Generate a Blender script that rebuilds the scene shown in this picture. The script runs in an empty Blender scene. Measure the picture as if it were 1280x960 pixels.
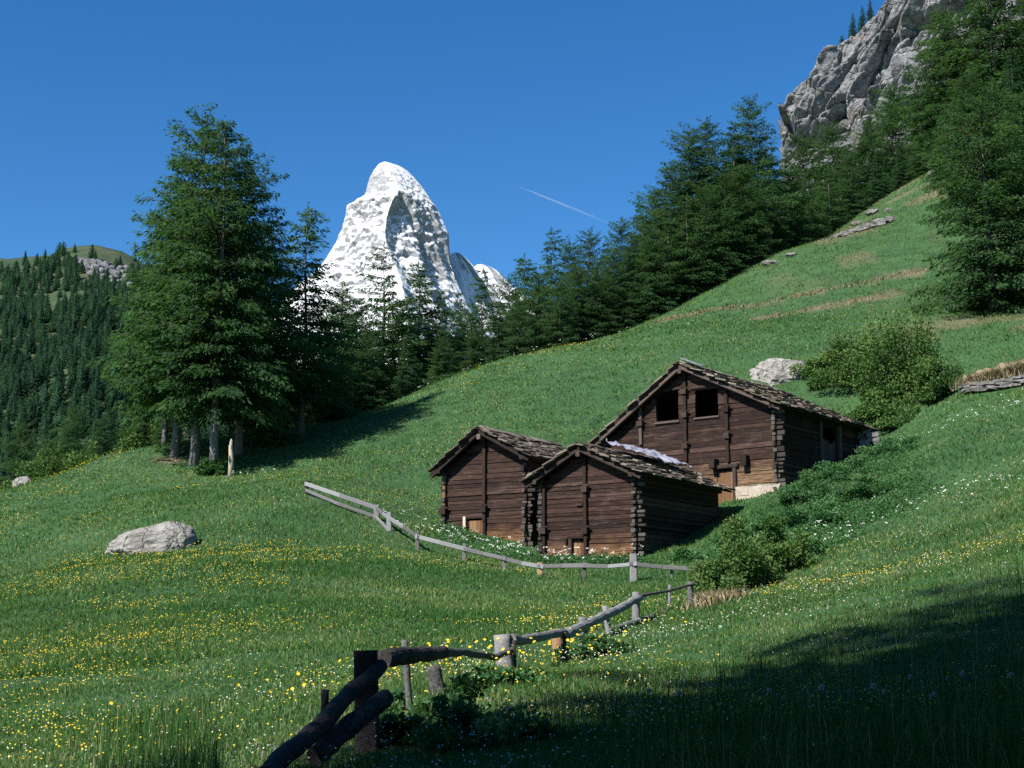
import bpy, math, random
import numpy as np
from mathutils import Vector, Matrix, noise as mnoise

rng = np.random.default_rng(7)
random.seed(7)
sc = bpy.context.scene
COL = sc.collection
R = math.radians
PITCH = R(10.0)
F = 1758.0                      # focal length in pixels of the 1280-wide photograph

# ------------------------------------------------------------------ camera
cam_d = bpy.data.cameras.new('camera')
cam_d.sensor_fit = 'HORIZONTAL'
cam_d.sensor_width = 36.0
cam_d.lens = 36.0 * F / 1280.0
cam_d.clip_start = 0.1
cam_d.clip_end = 60000
cam = bpy.data.objects.new('camera', cam_d)
cam.rotation_euler = (R(90) + PITCH, 0, 0)
COL.objects.link(cam)
sc.camera = cam

def P(u, v, Y):
    """world point seen at photo pixel (u, v) lying Y metres ahead"""
    t = (480 - v) / F
    dx, dy, dz = (u - 640) / F, math.cos(PITCH) - math.sin(PITCH) * t, math.sin(PITCH) + math.cos(PITCH) * t
    s = Y / dy
    return Vector((dx * s, Y, dz * s))

# ------------------------------------------------------------------ light
SUN_EL, SUN_AZ = 43.0, 42.5     # sun stands behind-left: its light travels towards (sin, cos) of SUN_AZ
lx, ly = math.sin(R(SUN_AZ)), math.cos(R(SUN_AZ))
d = Vector((lx * math.cos(R(SUN_EL)), ly * math.cos(R(SUN_EL)), -math.sin(R(SUN_EL))))
sun_d = bpy.data.lights.new('sun', 'SUN')
sun_d.energy = 4.6
sun_d.angle = R(0.5)
sun_d.color = (1.0, 0.955, 0.89)
sun = bpy.data.objects.new('sun', sun_d)
sun.rotation_euler = d.to_track_quat('-Z', 'Y').to_euler()
sun.location = (-40, -40, 60)
COL.objects.link(sun)

w = bpy.data.worlds.new('World')
sc.world = w
w.use_nodes = True
nt = w.node_tree
bg = nt.nodes['Background']
sky = nt.nodes.new('ShaderNodeTexSky')
sky.sky_type = 'NISHITA'
sky.sun_disc = False
sky.sun_elevation = R(SUN_EL)
sky.sun_rotation = math.atan2(-lx, -ly)
sky.altitude = 1900
sky.air_density = 1.0
sky.dust_density = 0.0
sky.ozone_density = 4.0
hs = nt.nodes.new('ShaderNodeHueSaturation')
hs.inputs['Saturation'].default_value = 1.27
nt.links.new(sky.outputs[0], hs.inputs['Color'])
nt.links.new(hs.outputs[0], bg.inputs['Color'])
bg.inputs['Strength'].default_value = 0.085
sc.view_settings.view_transform = 'Standard'
sc.view_settings.look = 'None'
sc.view_settings.exposure = 0.9
sc.view_settings.gamma = 1.0
sc.render.engine = 'CYCLES'
sc.cycles.use_denoising = False
sc.cycles.max_bounces = 6
sc.cycles.diffuse_bounces = 3
sc.cycles.transparent_max_bounces = 8
sc.cycles.use_adaptive_sampling = False

# ------------------------------------------------------------------ objects
def link(name, me, parent=None, label=None, cat=None, group=None, kind=None, loc=None, rotz=0.0, scale=None):
    o = bpy.data.objects.new(name, me)
    COL.objects.link(o)
    if parent is not None:
        o.parent = parent
    if loc is not None:
        o.location = loc
    if rotz:
        o.rotation_euler = (0, 0, rotz)
    if scale is not None:
        o.scale = (scale,) * 3 if not hasattr(scale, '__len__') else scale
    for k, v in (('label', label), ('category', cat), ('group', group), ('kind', kind)):
        if v:
            o[k] = v
    return o

def np_mesh(name, verts, quads=None, tris=None, mat=None, attrs=None, smooth=False):
    verts = np.asarray(verts, dtype=np.float32).reshape(-1, 3)
    me = bpy.data.meshes.new(name)
    me.vertices.add(len(verts))
    me.vertices.foreach_set('co', verts.ravel())
    q = np.zeros((0, 4), np.int32) if quads is None else np.asarray(quads, np.int32).reshape(-1, 4)
    t = np.zeros((0, 3), np.int32) if tris is None else np.asarray(tris, np.int32).reshape(-1, 3)
    li = np.concatenate([q.ravel(), t.ravel()])
    me.loops.add(len(li))
    me.loops.foreach_set('vertex_index', li)
    me.polygons.add(len(q) + len(t))
    st = np.concatenate([np.arange(len(q)) * 4, len(q) * 4 + np.arange(len(t)) * 3]).astype(np.int32)
    me.polygons.foreach_set('loop_start', st)
    if smooth:
        me.polygons.foreach_set('use_smooth', np.ones(len(q) + len(t), bool))
    for k, a in (attrs or {}).items():
        at = me.attributes.new(k, 'FLOAT', 'POINT')
        at.data.foreach_set('value', np.asarray(a, np.float32))
    me.update(calc_edges=True)
    me.validate(verbose=False)
    if mat is not None:
        me.materials.append(mat)
    return me

class MB:
    """collects shapes for ONE mesh; every shape may carry its own random value for the material"""
    def __init__(s):
        s.v, s.f, s.r = [], [], []
    def add(s, vs, fs, rnd=None):
        b = len(s.v)
        s.v += [tuple(p) for p in vs]
        s.f += [tuple(b + i for i in f) for f in fs]
        s.r += [random.random() if rnd is None else rnd] * len(vs)
    def box(s, x0, x1, y0, y1, z0, z1, rnd=None, jit=0.0):
        j = lambda: random.uniform(-jit, jit) if jit else 0.0
        vs = [(x + j(), y + j(), z + j()) for x in (x0, x1) for y in (y0, y1) for z in (z0, z1)]
        s.add(vs, [(0, 1, 3, 2), (4, 6, 7, 5), (0, 4, 5, 1), (2, 3, 7, 6), (0, 2, 6, 4), (1, 5, 7, 3)], rnd)
    def beam(s, p0, p1, wd, ht, up=(0, 0, 1), ch=0.2, rnd=None, taper=1.0):
        """squared timber with chamfered edges"""
        p0, p1, up = Vector(p0), Vector(p1), Vector(up)
        a = (p1 - p0).normalized()
        sd = a.cross(up).normalized()
        u2 = sd.cross(a).normalized()
        hw, hh, c = wd / 2, ht / 2, min(wd, ht) * ch
        prof = [(-hw + c, -hh), (hw - c, -hh), (hw, -hh + c), (hw, hh - c), (hw - c, hh), (-hw + c, hh), (-hw, hh - c), (-hw, -hh + c)]
        vs = [p0 + sd * x + u2 * z for x, z in prof] + [p1 + (sd * x + u2 * z) * taper for x, z in prof]
        fs = [(i, (i + 1) % 8, 8 + (i + 1) % 8, 8 + i) for i in range(8)]
        fs += [tuple(range(7, -1, -1)), tuple(range(8, 16))]
        s.add(vs, fs, rnd)
    def tube(s, pts, rad, n=8, rnd=None, rough=0.0, caps=True):
        pts = [Vector(p) for p in pts]
        vs, fs = [], []
        for i, p in enumerate(pts):
            a = (pts[min(i + 1, len(pts) - 1)] - pts[max(i - 1, 0)]).normalized()
            ref = Vector((0, 0, 1)) if abs(a.z) < 0.9 else Vector((1, 0, 0))
            e1 = a.cross(ref).normalized()
            e2 = a.cross(e1)
            for k in range(n):
                an = 2 * math.pi * k / n
                rr = rad[i] * (1 + random.uniform(-rough, rough))
                vs.append(p + (e1 * math.cos(an) + e2 * math.sin(an)) * rr)
        for i in range(len(pts) - 1):
            for k in range(n):
                fs.append((i * n + k, i * n + (k + 1) % n, (i + 1) * n + (k + 1) % n, (i + 1) * n + k))
        if caps:
            fs.append(tuple(range(n - 1, -1, -1)))
            fs.append(tuple((len(pts) - 1) * n + k for k in range(n)))
        s.add(vs, fs, rnd)
    def mesh(s, name, mat, smooth=False):
        me = bpy.data.meshes.new(name)
        me.from_pydata(s.v, [], s.f)
        at = me.attributes.new('rnd', 'FLOAT', 'POINT')
        at.data.foreach_set('value', np.asarray(s.r, np.float32))
        if smooth:
            me.polygons.foreach_set('use_smooth', np.ones(len(me.polygons), bool))
        me.update()
        me.materials.append(mat)
        return me

# ------------------------------------------------------------------ materials
class NT:
    def __init__(s, name):
        s.m = bpy.data.materials.new(name)
        s.m.use_nodes = True
        s.t = s.m.node_tree
        s.b = s.t.nodes['Principled BSDF']
        s.out = s.t.nodes['Material Output']
        s.b.inputs['Roughness'].default_value = 0.85
        s.b.inputs['Specular IOR Level'].default_value = 0.2
    def n(s, typ, **kw):
        x = s.t.nodes.new('ShaderNode' + typ)
        for k, v in kw.items():
            if k in x.bl_rna.properties and k not in ('inputs',):
                setattr(x, k, v)
            else:
                x.inputs[k].default_value = v
        return x
    def l(s, a, b):
        s.t.links.new(a, b)
        return b
    def coord(s, scale=(1, 1, 1), kind='Object', rot=(0, 0, 0)):
        c = s.n('TexCoord')
        m = s.n('Mapping')
        m.inputs['Scale'].default_value = scale
        m.inputs['Rotation'].default_value = rot
        s.l(c.outputs[kind], m.inputs['Vector'])
        return m.outputs['Vector']
    def noise(s, vec, scale, detail=4, rough=0.55, dist=0.0):
        x = s.n('TexNoise')
        x.inputs['Scale'].default_value = scale
        x.inputs['Detail'].default_value = detail
        x.inputs['Roughness'].default_value = rough
        x.inputs['Distortion'].default_value = dist
        s.l(vec, x.inputs['Vector'])
        return x.outputs['Fac']
    def attr(s, name='rnd'):
        a = s.n('Attribute')
        a.attribute_name = name
        return a.outputs['Fac']
    def ramp(s, fac, stops):
        r = s.n('ValToRGB')
        el = r.color_ramp.elements
        while len(el) < len(stops):
            el.new(0.5)
        for e, (p, c) in zip(el, stops):
            e.position = p
            e.color = (*c, 1) if len(c) == 3 else c
        s.l(fac, r.inputs['Fac'])
        return r.outputs['Color']
    def math(s, op, a, b=0.0):
        x = s.n('Math', operation=op)
        for i, q in enumerate((a, b)):
            if isinstance(q, (int, float)):
                x.inputs[i].default_value = q
            else:
                s.l(q, x.inputs[i])
        return x.outputs[0]
    def mix(s, fac, a, b, mode='MIX'):
        x = s.n('MixRGB', blend_type=mode)
        for i, q in enumerate((fac, a, b)):
            if isinstance(q, (int, float)):
                x.inputs[i].default_value = q
            elif isinstance(q, tuple):
                x.inputs[i].default_value = (*q, 1)
            else:
                s.l(q, x.inputs[i])
        return x.outputs[0]
    def step(s, fac, a, b):
        x = s.n('MapRange')
        x.interpolation_type = 'SMOOTHSTEP'
        x.inputs['From Min'].default_value = a
        x.inputs['From Max'].default_value = b
        s.l(fac, x.inputs['Value'])
        return x.outputs[0]
    def bump(s, h, strength=0.5, dist=0.05):
        b = s.n('Bump')
        b.inputs['Strength'].default_value = strength
        b.inputs['Distance'].default_value = dist
        s.l(h, b.inputs['Height'])
        s.l(b.outputs[0], s.b.inputs['Normal'])
    def color(s, c):
        if isinstance(c, tuple):
            s.b.inputs['Base Color'].default_value = (*c, 1)
        else:
            s.l(c, s.b.inputs['Base Color'])
        return s.m
    def leafy(s, c, trans=0.35, tint=(1.15, 1.2, 0.5)):
        """leaf surface: diffuse plus some light coming through"""
        df = s.n('BsdfDiffuse')
        tr = s.n('BsdfTranslucent')
        mx = s.n('MixShader')
        mx.inputs[0].default_value = trans
        s.l(c, df.inputs['Color'])
        tc = s.mix(1.0, c, tint, 'MULTIPLY')
        s.l(tc, tr.inputs['Color'])
        s.l(df.outputs[0], mx.inputs[1])
        s.l(tr.outputs[0], mx.inputs[2])
        s.l(mx.outputs[0], s.out.inputs['Surface'])
        return s.m

def leaf_mat(name, stops, trans=0.3, objrand=0.25):
    t = NT(name)
    c = t.ramp(t.attr(), stops)
    oi = t.n('ObjectInfo')
    hsv = t.n('HueSaturation')
    val = t.math('ADD', t.math('MULTIPLY', oi.outputs['Random'], objrand), 1.0 - objrand / 2)
    t.l(val, hsv.inputs['Value'])
    t.l(c, hsv.inputs['Color'])
    return t.leafy(hsv.outputs[0], trans)

def plain(name, c, rough=0.85):
    t = NT(name)
    t.b.inputs['Roughness'].default_value = rough
    return t.color(c)

M = {}
# meadow soil under the grass
t = NT('meadow')
v = t.coord()
big = t.noise(v, 0.045, 3)
mid = t.noise(v, 0.6, 5, 0.65)
fine = t.noise(v, 9.0, 4, 0.7)
c = t.ramp(mid, [(0.3, (0.024, 0.058, 0.022)), (0.5, (0.038, 0.09, 0.032)), (0.72, (0.06, 0.12, 0.042))])
c = t.mix(t.step(big, 0.42, 0.62), c, (0.046, 0.105, 0.036))
c = t.mix(t.math('MULTIPLY', t.step(fine, 0.6, 0.75), 0.35), c, (0.10, 0.10, 0.05))
c = t.mix(t.attr('dry'), c, t.ramp(fine, [(0.35, (0.10, 0.08, 0.05)), (0.7, (0.24, 0.20, 0.13))]))
t.bump(fine, 0.7, 0.12)
M['meadow'] = t.color(c)

def grass_mat(name, stops, trans=0.35):
    t = NT(name)
    v = t.coord()
    c = t.ramp(t.attr(), stops)
    big = t.noise(v, 0.09, 3)
    c = t.mix(t.math('MULTIPLY', t.step(big, 0.4, 0.65), 0.55), c, (1.25, 1.05, 0.9), 'MULTIPLY')
    sep = t.n('SeparateXYZ')
    t.l(t.coord(), sep.inputs[0])
    # the ungrazed strip above the upper bank is of a paler grass
    hi_ = t.math('MULTIPLY', t.step(sep.outputs['Z'], 27.0, 32.0), 0.55)
    c = t.mix(hi_, c, (0.15, 0.225, 0.075))
    c = t.mix(t.attr('dry'), c, (0.26, 0.215, 0.125))
    return t.leafy(c, trans, (1.1, 1.1, 0.6))
M['grass'] = grass_mat('grass_blades', [(0.0, (0.036, 0.1, 0.029)), (0.5, (0.07, 0.168, 0.046)), (0.85, (0.135, 0.225, 0.073)), (1.0, (0.34, 0.34, 0.19))])
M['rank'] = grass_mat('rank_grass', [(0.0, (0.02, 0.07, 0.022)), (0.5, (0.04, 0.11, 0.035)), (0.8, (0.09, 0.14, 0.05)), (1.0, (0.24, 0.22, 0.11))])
M['straw'] = leaf_mat('dry_straw', [(0.0, (0.09, 0.07, 0.045)), (0.5, (0.2, 0.16, 0.10)), (1.0, (0.34, 0.28, 0.18))], 0.15, 0.1)
M['needles'] = leaf_mat('needles', [(0.0, (0.036, 0.082, 0.036)), (0.5, (0.056, 0.12, 0.05)), (1.0, (0.092, 0.165, 0.066))], 0.5, 0.22)
M['spruce'] = leaf_mat('spruce_needles', [(0.0, (0.026, 0.064, 0.032)), (0.6, (0.042, 0.098, 0.044)), (1.0, (0.07, 0.138, 0.058))], 0.46, 0.22)
M['farneedles'] = leaf_mat('distant_needles', [(0.0, (0.03, 0.068, 0.046)), (0.6, (0.046, 0.1, 0.06)), (1.0, (0.068, 0.13, 0.07))], 0.4, 0.7)  # bluer than the near needles: distance haze put into the colour
M['leaf'] = leaf_mat('shrub_leaves', [(0.0, (0.044, 0.10, 0.03)), (0.55, (0.092, 0.17, 0.05)), (1.0, (0.175, 0.24, 0.085))], 0.3, 0.2)
M['herb'] = leaf_mat('herb_leaves', [(0.0, (0.038, 0.1, 0.04)), (0.6, (0.068, 0.16, 0.06)), (1.0, (0.13, 0.225, 0.095))], 0.3, 0.2)
M['yellow'] = plain('yellow_petals', (0.62, 0.45, 0.03))
M['white'] = plain('white_petals', (0.60, 0.61, 0.53))
t = NT('seed_fluff'); M['fluff'] = t.leafy(t.ramp(t.attr(), [(0, (0.55, 0.54, 0.48)), (1, (0.68, 0.66, 0.6))]), 0.4, (1, 1, 1))

def wood(name, stops, sx=(0.5, 6, 6), bump=0.5, weather=None):
    t = NT(name)
    v = t.coord(sx)
    g = t.noise(v, 5.0, 6, 0.7, 0.6)
    fac = t.math('ADD', t.math('MULTIPLY', t.math('ADD', t.math('MULTIPLY', t.math('SUBTRACT', g, 0.5), 1.25), 0.5), 0.75), t.math('MULTIPLY', t.attr(), 0.42))
    c = t.ramp(fac, stops)
    if weather is not None:
        zlo, zhi, col = weather
        o = t.coord()
        sep = t.n('SeparateXYZ')
        t.l(o, sep.inputs[0])
        zz = t.math('ADD', sep.outputs['Z'], t.math('MULTIPLY', t.noise(t.coord((0.7, 0.7, 2.2)), 1.3, 4), 1.8))
        inv = t.math('SUBTRACT', 1.0, t.step(zz, zlo + 0.9, zhi + 0.9))
        c = t.mix(t.math('MULTIPLY', inv, t.step(g, 0.3, 0.62)), c, col)
        # long pale streaks along single logs
        sc_ = t.noise(t.coord((0.35, 0.35, 9.0)), 2.2, 3, 0.6)
        c = t.mix(t.math('MULTIPLY', t.step(sc_, 0.66, 0.74), 0.55), c, (0.25, 0.215, 0.19))
        # silvered areas where the sun has bleached the wood
        sv_ = t.noise(t.coord((0.6, 0.6, 0.9)), 0.9, 5, 0.6)
        c = t.mix(t.math('MULTIPLY', t.step(sv_, 0.5, 0.68), t.math('MULTIPLY', t.step(g, 0.42, 0.6), 0.5)), c, (0.118, 0.09, 0.073))
    t.bump(g, bump, 0.02)
    return t.color(c)

DARK = [(0.3, (0.006, 0.004, 0.0035)), (0.5, (0.024, 0.0125, 0.0092)), (0.7, (0.051, 0.028, 0.0205)), (0.85, (0.09, 0.057, 0.044)), (0.97, (0.18, 0.135, 0.108))]
M['logs'] = wood('sunburnt_logs', DARK, (0.3, 3, 3.6), 0.9, (0.1, 1.1, (0.20, 0.105, 0.048)))
M['logs_pale'] = wood('weathered_logs', DARK, (0.3, 3, 3.6), 0.9, (0.7, 1.7, (0.21, 0.135, 0.075)))
M['post'] = wood('old_posts', [(0.2, (0.008, 0.0055, 0.0045)), (0.6, (0.028, 0.018, 0.0145)), (0.95, (0.075, 0.055, 0.045))], (8, 8, 0.5), 0.4)
M['barge'] = wood('barge_boards', [(0.2, (0.028, 0.02, 0.016)), (0.6, (0.085, 0.062, 0.05)), (0.95, (0.17, 0.14, 0.12))], (0.5, 6, 6), 0.4)
M['endgrain'] = wood('log_ends', [(0.25, (0.009, 0.0075, 0.0065)), (0.6, (0.04, 0.032, 0.027)), (0.95, (0.17, 0.15, 0.13))], (7, 7, 7), 0.4)
M['door'] = wood('door_boards', [(0.2, (0.05, 0.024, 0.012)), (0.5, (0.125, 0.062, 0.028)), (0.95, (0.27, 0.175, 0.10))], (9, 9, 0.6), 0.3)
M['pale_post'] = wood('pale_post', [(0.2, (0.30, 0.24, 0.17)), (0.95, (0.58, 0.50, 0.38))], (9, 9, 0.6), 0.3)
M['fence_grey'] = wood('silver_fence', [(0.25, (0.035, 0.033, 0.031)), (0.5, (0.13, 0.127, 0.125)), (0.95, (0.32, 0.32, 0.325))], (7, 7, 7), 0.8)
M['fence_dark'] = wood('barked_rail', [(0.25, (0.01, 0.008, 0.007)), (0.5, (0.035, 0.031, 0.028)), (0.75, (0.09, 0.082, 0.076)), (0.95, (0.25, 0.24, 0.23))], (7, 7, 7), 1.0)
M['fence_orange'] = wood('split_post', [(0.2, (0.20, 0.12, 0.07)), (0.6, (0.36, 0.22, 0.12)), (0.95, (0.45, 0.36, 0.27))], (6, 6, 1), 0.5)
M['bark'] = wood('larch_bark', [(0.3, (0.022, 0.017, 0.014)), (0.52, (0.085, 0.074, 0.066)), (0.97, (0.30, 0.29, 0.275))], (4, 4, 1.6), 1.0)

def stone(name, stops, sc1=1.0, bump=0.8, bd=0.15, crack=0.5, moss=None, lichen=None):
    t = NT(name)
    v = t.coord()
    n1 = t.noise(v, 0.8 * sc1, 8, 0.72, 0.5)
    n2 = t.noise(t.coord((1, 1, 2.4), rot=(0.3, 0.5, 0.2)), 3.0 * sc1, 6, 0.7)
    fac = t.math('ADD', t.math('MULTIPLY', n1, 0.6), t.math('MULTIPLY', n2, 0.4))
    c = t.ramp(fac, stops)
    vo = t.n('TexVoronoi', feature='DISTANCE_TO_EDGE')
    vo.inputs['Scale'].default_value = 1.1 * sc1
    mp = t.mix(0.35, v, t.n('TexNoise', Scale=1.3 * sc1).outputs['Color'])
    t.l(mp, vo.inputs['Vector'])
    cr = t.math('SUBTRACT', 1.0, t.step(vo.outputs['Distance'], 0.0, 0.05))
    c = t.mix(t.math('MULTIPLY', cr, crack), c, (0.05, 0.048, 0.045))
    if lichen:
        c = t.mix(t.math('MULTIPLY', t.step(t.noise(v, 0.35 * sc1, 5), 0.6, 0.72), 0.6), c, lichen)
    if moss:
        g = t.n('NewGeometry')
        sep = t.n('SeparateXYZ')
        t.l(g.outputs['Normal'], sep.inputs[0])
        up = t.math('MULTIPLY', t.step(sep.outputs['Z'], 0.5, 0.85), t.step(t.noise(v, 0.5 * sc1, 4), 0.42, 0.55))
        c = t.mix(up, c, moss)
    t.bump(t.math('SUBTRACT', fac, t.math('MULTIPLY', cr, 0.25)), bump, bd)
    return t.color(c)

t = NT('slate')
v = t.coord()
n1 = t.noise(v, 7, 5, 0.65)
fac = t.math('ADD', t.math('MULTIPLY', n1, 0.45), t.math('MULTIPLY', t.attr(), 0.62))
c = t.ramp(fac, [(0.2, (0.03, 0.024, 0.019)), (0.42, (0.092, 0.073, 0.056)), (0.68, (0.17, 0.142, 0.11)), (0.95, (0.31, 0.278, 0.23))])
t.bump(n1, 0.5, 0.02)
M['slate'] = t.color(c)
M['boulder'] = stone('boulder_stone', [(0.33, (0.05, 0.046, 0.042)), (0.44, (0.22, 0.205, 0.185)), (0.54, (0.34, 0.325, 0.295)), (0.7, (0.46, 0.445, 0.41))], 1.6, 1.0, 0.25, 0.08)
M['cliff'] = stone('cliff_stone', [(0.34, (0.03, 0.03, 0.032)), (0.44, (0.15, 0.15, 0.155)), (0.54, (0.28, 0.28, 0.285)), (0.66, (0.44, 0.435, 0.425))], 0.32, 1.0, 1.2, 0.0, (0.045, 0.06, 0.025), (0.30, 0.21, 0.14))
M['stones'] = stone('field_stones', [(0.28, (0.05, 0.045, 0.04)), (0.47, (0.15, 0.14, 0.13)), (0.7, (0.34, 0.33, 0.31))], 3, 0.7, 0.05, 0.2)
M['plaster'] = stone('whitewash', [(0.28, (0.16, 0.125, 0.09)), (0.45, (0.36, 0.31, 0.245)), (0.7, (0.52, 0.47, 0.4))], 3, 0.6, 0.03, 0.15)
t = NT('plastic_sheet')
t.b.inputs['Roughness'].default_value = 0.35
t.b.inputs['Specular IOR Level'].default_value = 0.5
M['sheet'] = t.color((0.29, 0.285, 0.34))

def rnd_unit(n):
    a = rng.normal(size=(n, 3))
    return a / np.linalg.norm(a, axis=1, keepdims=True)
# ------------------------------------------------------------------ terrain
CP = []
for u, v_, Y in [
    (640, 960, 8), (1280, 960, 6.5), (0, 960, 12), (300, 960, 10.3), (457, 935, 9.7), (545, 868, 12.5), (630, 843, 15.6), (697, 822, 19),
    (795, 778, 26.5), (863, 757, 30.5), (900, 830, 15), (1280, 720, 19), (1100, 775, 17), (1000, 900, 10.5), (760, 915, 10.5),
    (300, 800, 27), (0, 800, 32), (150, 700, 52), (0, 700, 57), (195, 690, 55), (400, 700, 46), (500, 760, 34), (650, 765, 35),
    (383, 617, 66), (471, 650, 60.5), (486, 665, 58.5), (522, 685, 55.5), (630, 713, 51.3), (675, 721, 50), (792, 725, 48.5), (865, 722, 48),
    (797, 698, 58), (676, 694, 61), (659, 680, 62), (555, 660, 64.2), (905, 652, 63.5), (974, 612, 66), (880, 630, 69),
    (915, 742, 43), (1000, 690, 50), (1100, 650, 53), (1280, 640, 43), (1280, 560, 57), (1090, 552, 75), (1200, 500, 73), (1260, 487, 72),
    (1190, 397, 94), (1280, 390, 94), (1000, 440, 88), (880, 430, 96), (740, 427, 108), (870, 385, 118), (970, 318, 132),
    (1160, 217, 152), (1060, 290, 136), (600, 458, 104), (510, 502, 98), (1165, 335, 113), (950, 387, 111), (560, 560, 77), (470, 560, 81),
    (680, 520, 84), (330, 592, 78), (283, 590, 80), (230, 575, 83), (150, 566, 86), (60, 600, 87), (0, 619, 86), (0, 650, 100), (60, 630, 100), (150, 592, 99), (-80, 690, 98), (1180, 570, 60)]:
    p = P(u, v_, Y)
    CP.append((p.x, p.y, p.z))
CP += [(0, 0, -1.55), (0, -10, -3.0), (3, 2, -0.6), (-5, 3, -2.0), (-40, 130, -6), (-20, 130, 6), (0, 150, 17), (14, 160, 26), (35, 175, 45), (70, 220, 72), (60, 260, 84),
       (95, 150, 66), (125, 100, 66), (60, 50, 26), (40, 22, 14), (30, 0, 8), (20, -20, 1), (-20, -20, -7), (-30, 10, -7), (-35, 45, -1.5),
       (-60, 60, -4), (-60, 100, -3), (-100, 150, -34), (-45, 88, 7.5), (-110, 60, -25), (120, 20, 45), (0, -60, -14), (60, -60, 5), (-60, -50, -22), (0, 240, 30), (-60, 220, -22), (140, 200, 98), (160, 30, 60)]
CP = np.array(CP)
S0 = 40.0
def _phi(r2):
    return 0.5 * r2 * np.log(r2 + 1e-9)
_xy = CP[:, :2] / S0
n_ = len(CP)
A_ = np.zeros((n_ + 3, n_ + 3))
A_[:n_, :n_] = _phi(((_xy[:, None] - _xy[None]) ** 2).sum(-1)) + np.eye(n_) * 2e-4
A_[:n_, n_] = 1
A_[:n_, n_ + 1:] = _xy
A_[n_:, :n_] = A_[:n_, n_:].T
W_ = np.linalg.solve(A_, np.concatenate([CP[:, 2], [0, 0, 0]]))

def sstep(a, b, x):
    t = np.clip((x - a) / (b - a), 0, 1)
    return t * t * (3 - 2 * t)

def gz(x, y):
    """ground height, vectorised"""
    x = np.atleast_1d(np.asarray(x, float)).ravel()
    y = np.atleast_1d(np.asarray(y, float)).ravel()
    z = np.empty(len(x))
    for i in range(0, len(x), 20000):
        q = np.stack([x[i:i + 20000], y[i:i + 20000]], 1) / S0
        k = _phi(((q[:, None] - _xy[None]) ** 2).sum(-1))
        z[i:i + 20000] = k @ W_[:n_] + W_[n_] + q @ W_[n_ + 1:]
    r = np.hypot(x, y)
    # small humps of the pasture
    z = z + (0.07 * np.sin(x * 0.9 + 1.7 * np.sin(y * 0.31)) * np.sin(y * 0.8 + 1.3 * np.sin(x * 0.27)) + 0.03 * np.sin(x * 2.7 + y * 1.1) * np.sin(y * 2.3 - x * 0.7)) * sstep(3, 14, r)
    zf = np.clip(0.35 * x + 0.12 * y, -80, 300)
    k = sstep(190, 330, r)
    return z * (1 - k) + zf * k

def gz1(x, y):
    return float(gz(x, y)[0])

# dry banks: (photo polyline with distances, half width in metres)
BANKS = [([(820, 412, 116), (900, 395, 114), (960, 380, 113), (1050, 356, 113), (1110, 340, 113), (1165, 330, 113)], 0.9),
         ([(955, 374 + 26, 106), (1030, 382, 107), (1080, 372, 107.5), (1130, 360, 108)], 1.3)]
def bank_d(x, y):
    best = np.full(len(x), 1e9)
    for pl, hw in BANKS:
        q = [P(*a) for a in pl]
        for a, b in zip(q[:-1], q[1:]):
            ax, ay, bx, by = a.x, a.y, b.x, b.y
            L2 = (bx - ax) ** 2 + (by - ay) ** 2
            t_ = np.clip(((x - ax) * (bx - ax) + (y - ay) * (by - ay)) / L2, 0, 1)
            best = np.minimum(best, np.hypot(x - ax - t_ * (bx - ax), y - ay - t_ * (by - ay)) / hw)
    return best

def vnoise(x, y, s, seed=0.0):
    """cheap value noise for numpy arrays, 0..1"""
    x = x * s + seed * 17.3
    y = y * s + seed * 9.1
    xi, yi = np.floor(x), np.floor(y)
    fx, fy = x - xi, y - yi
    fx, fy = fx * fx * (3 - 2 * fx), fy * fy * (3 - 2 * fy)
    h = lambda a, b: np.modf(np.abs(np.sin(a * 127.1 + b * 311.7 + seed) * 43758.5453))[0]
    return (h(xi, yi) * (1 - fx) + h(xi + 1, yi) * fx) * (1 - fy) + (h(xi, yi + 1) * (1 - fx) + h(xi + 1, yi + 1) * fx) * fy

def dryness(x, y):
    dd = bank_d(x, y)
    a = np.clip(1.15 - dd, 0, 1) * (vnoise(x, y, 0.7, 3) > 0.3)
    # thin stony turf high on the right of the slope
    hi = sstep(112, 126, y) * sstep(19, 27, x) * sstep(0.48, 0.72, vnoise(x, y, 0.28, 5)) * 0.7
    under = sstep(23, 27, x) * sstep(84, 88, y) * (1 - sstep(92, 96, y)) * sstep(0.35, 0.6, vnoise(x, y, 0.5, 6)) * 0.6
    bare = np.zeros(len(x))
    for u, v_, Y, rx, ry in ((212, 568, 83, 1.1, 0.8), (222, 596, 78, 0.9, 0.5), (1088, 575, 61, 0.5, 0.4)):
        p = P(u, v_, Y)
        bare = np.maximum(bare, 1 - sstep(0.5, 1.1, np.hypot((x - p.x) / rx, (y - p.y) / ry)))
    return np.clip(np.maximum.reduce([a, hi, under, bare]), 0, 1)

# one polar sheet round the camera, reaching the horizon
ang = np.concatenate([np.linspace(-30, 30, 321), np.linspace(32, 328, 120)])
ang = np.radians(ang)
rad = np.concatenate([[0.4, 1.0], np.geomspace(1.8, 210, 330), np.geomspace(225, 34000, 60)])
AA, RR = np.meshgrid(ang, rad)
gx, gy = (RR * np.sin(AA)).ravel(), (RR * np.cos(AA)).ravel()
gzv = gz(gx, gy)
na, nr = len(ang), len(rad)
ii, jj = np.meshgrid(np.arange(nr - 1), np.arange(na), indexing='ij')
j2 = (jj + 1) % na
quads = np.stack([ii * na + jj, ii * na + j2, (ii + 1) * na + j2, (ii + 1) * na + jj], -1).reshape(-1, 4)[:, ::-1]
vv = np.stack([gx, gy, gzv], 1)
vv = np.concatenate([vv, [[0, 0, gz1(0, 0)]]])
cen = np.stack([np.full(na, len(vv) - 1), np.arange(na), (np.arange(na) + 1) % na], 1)[:, ::-1]
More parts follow.
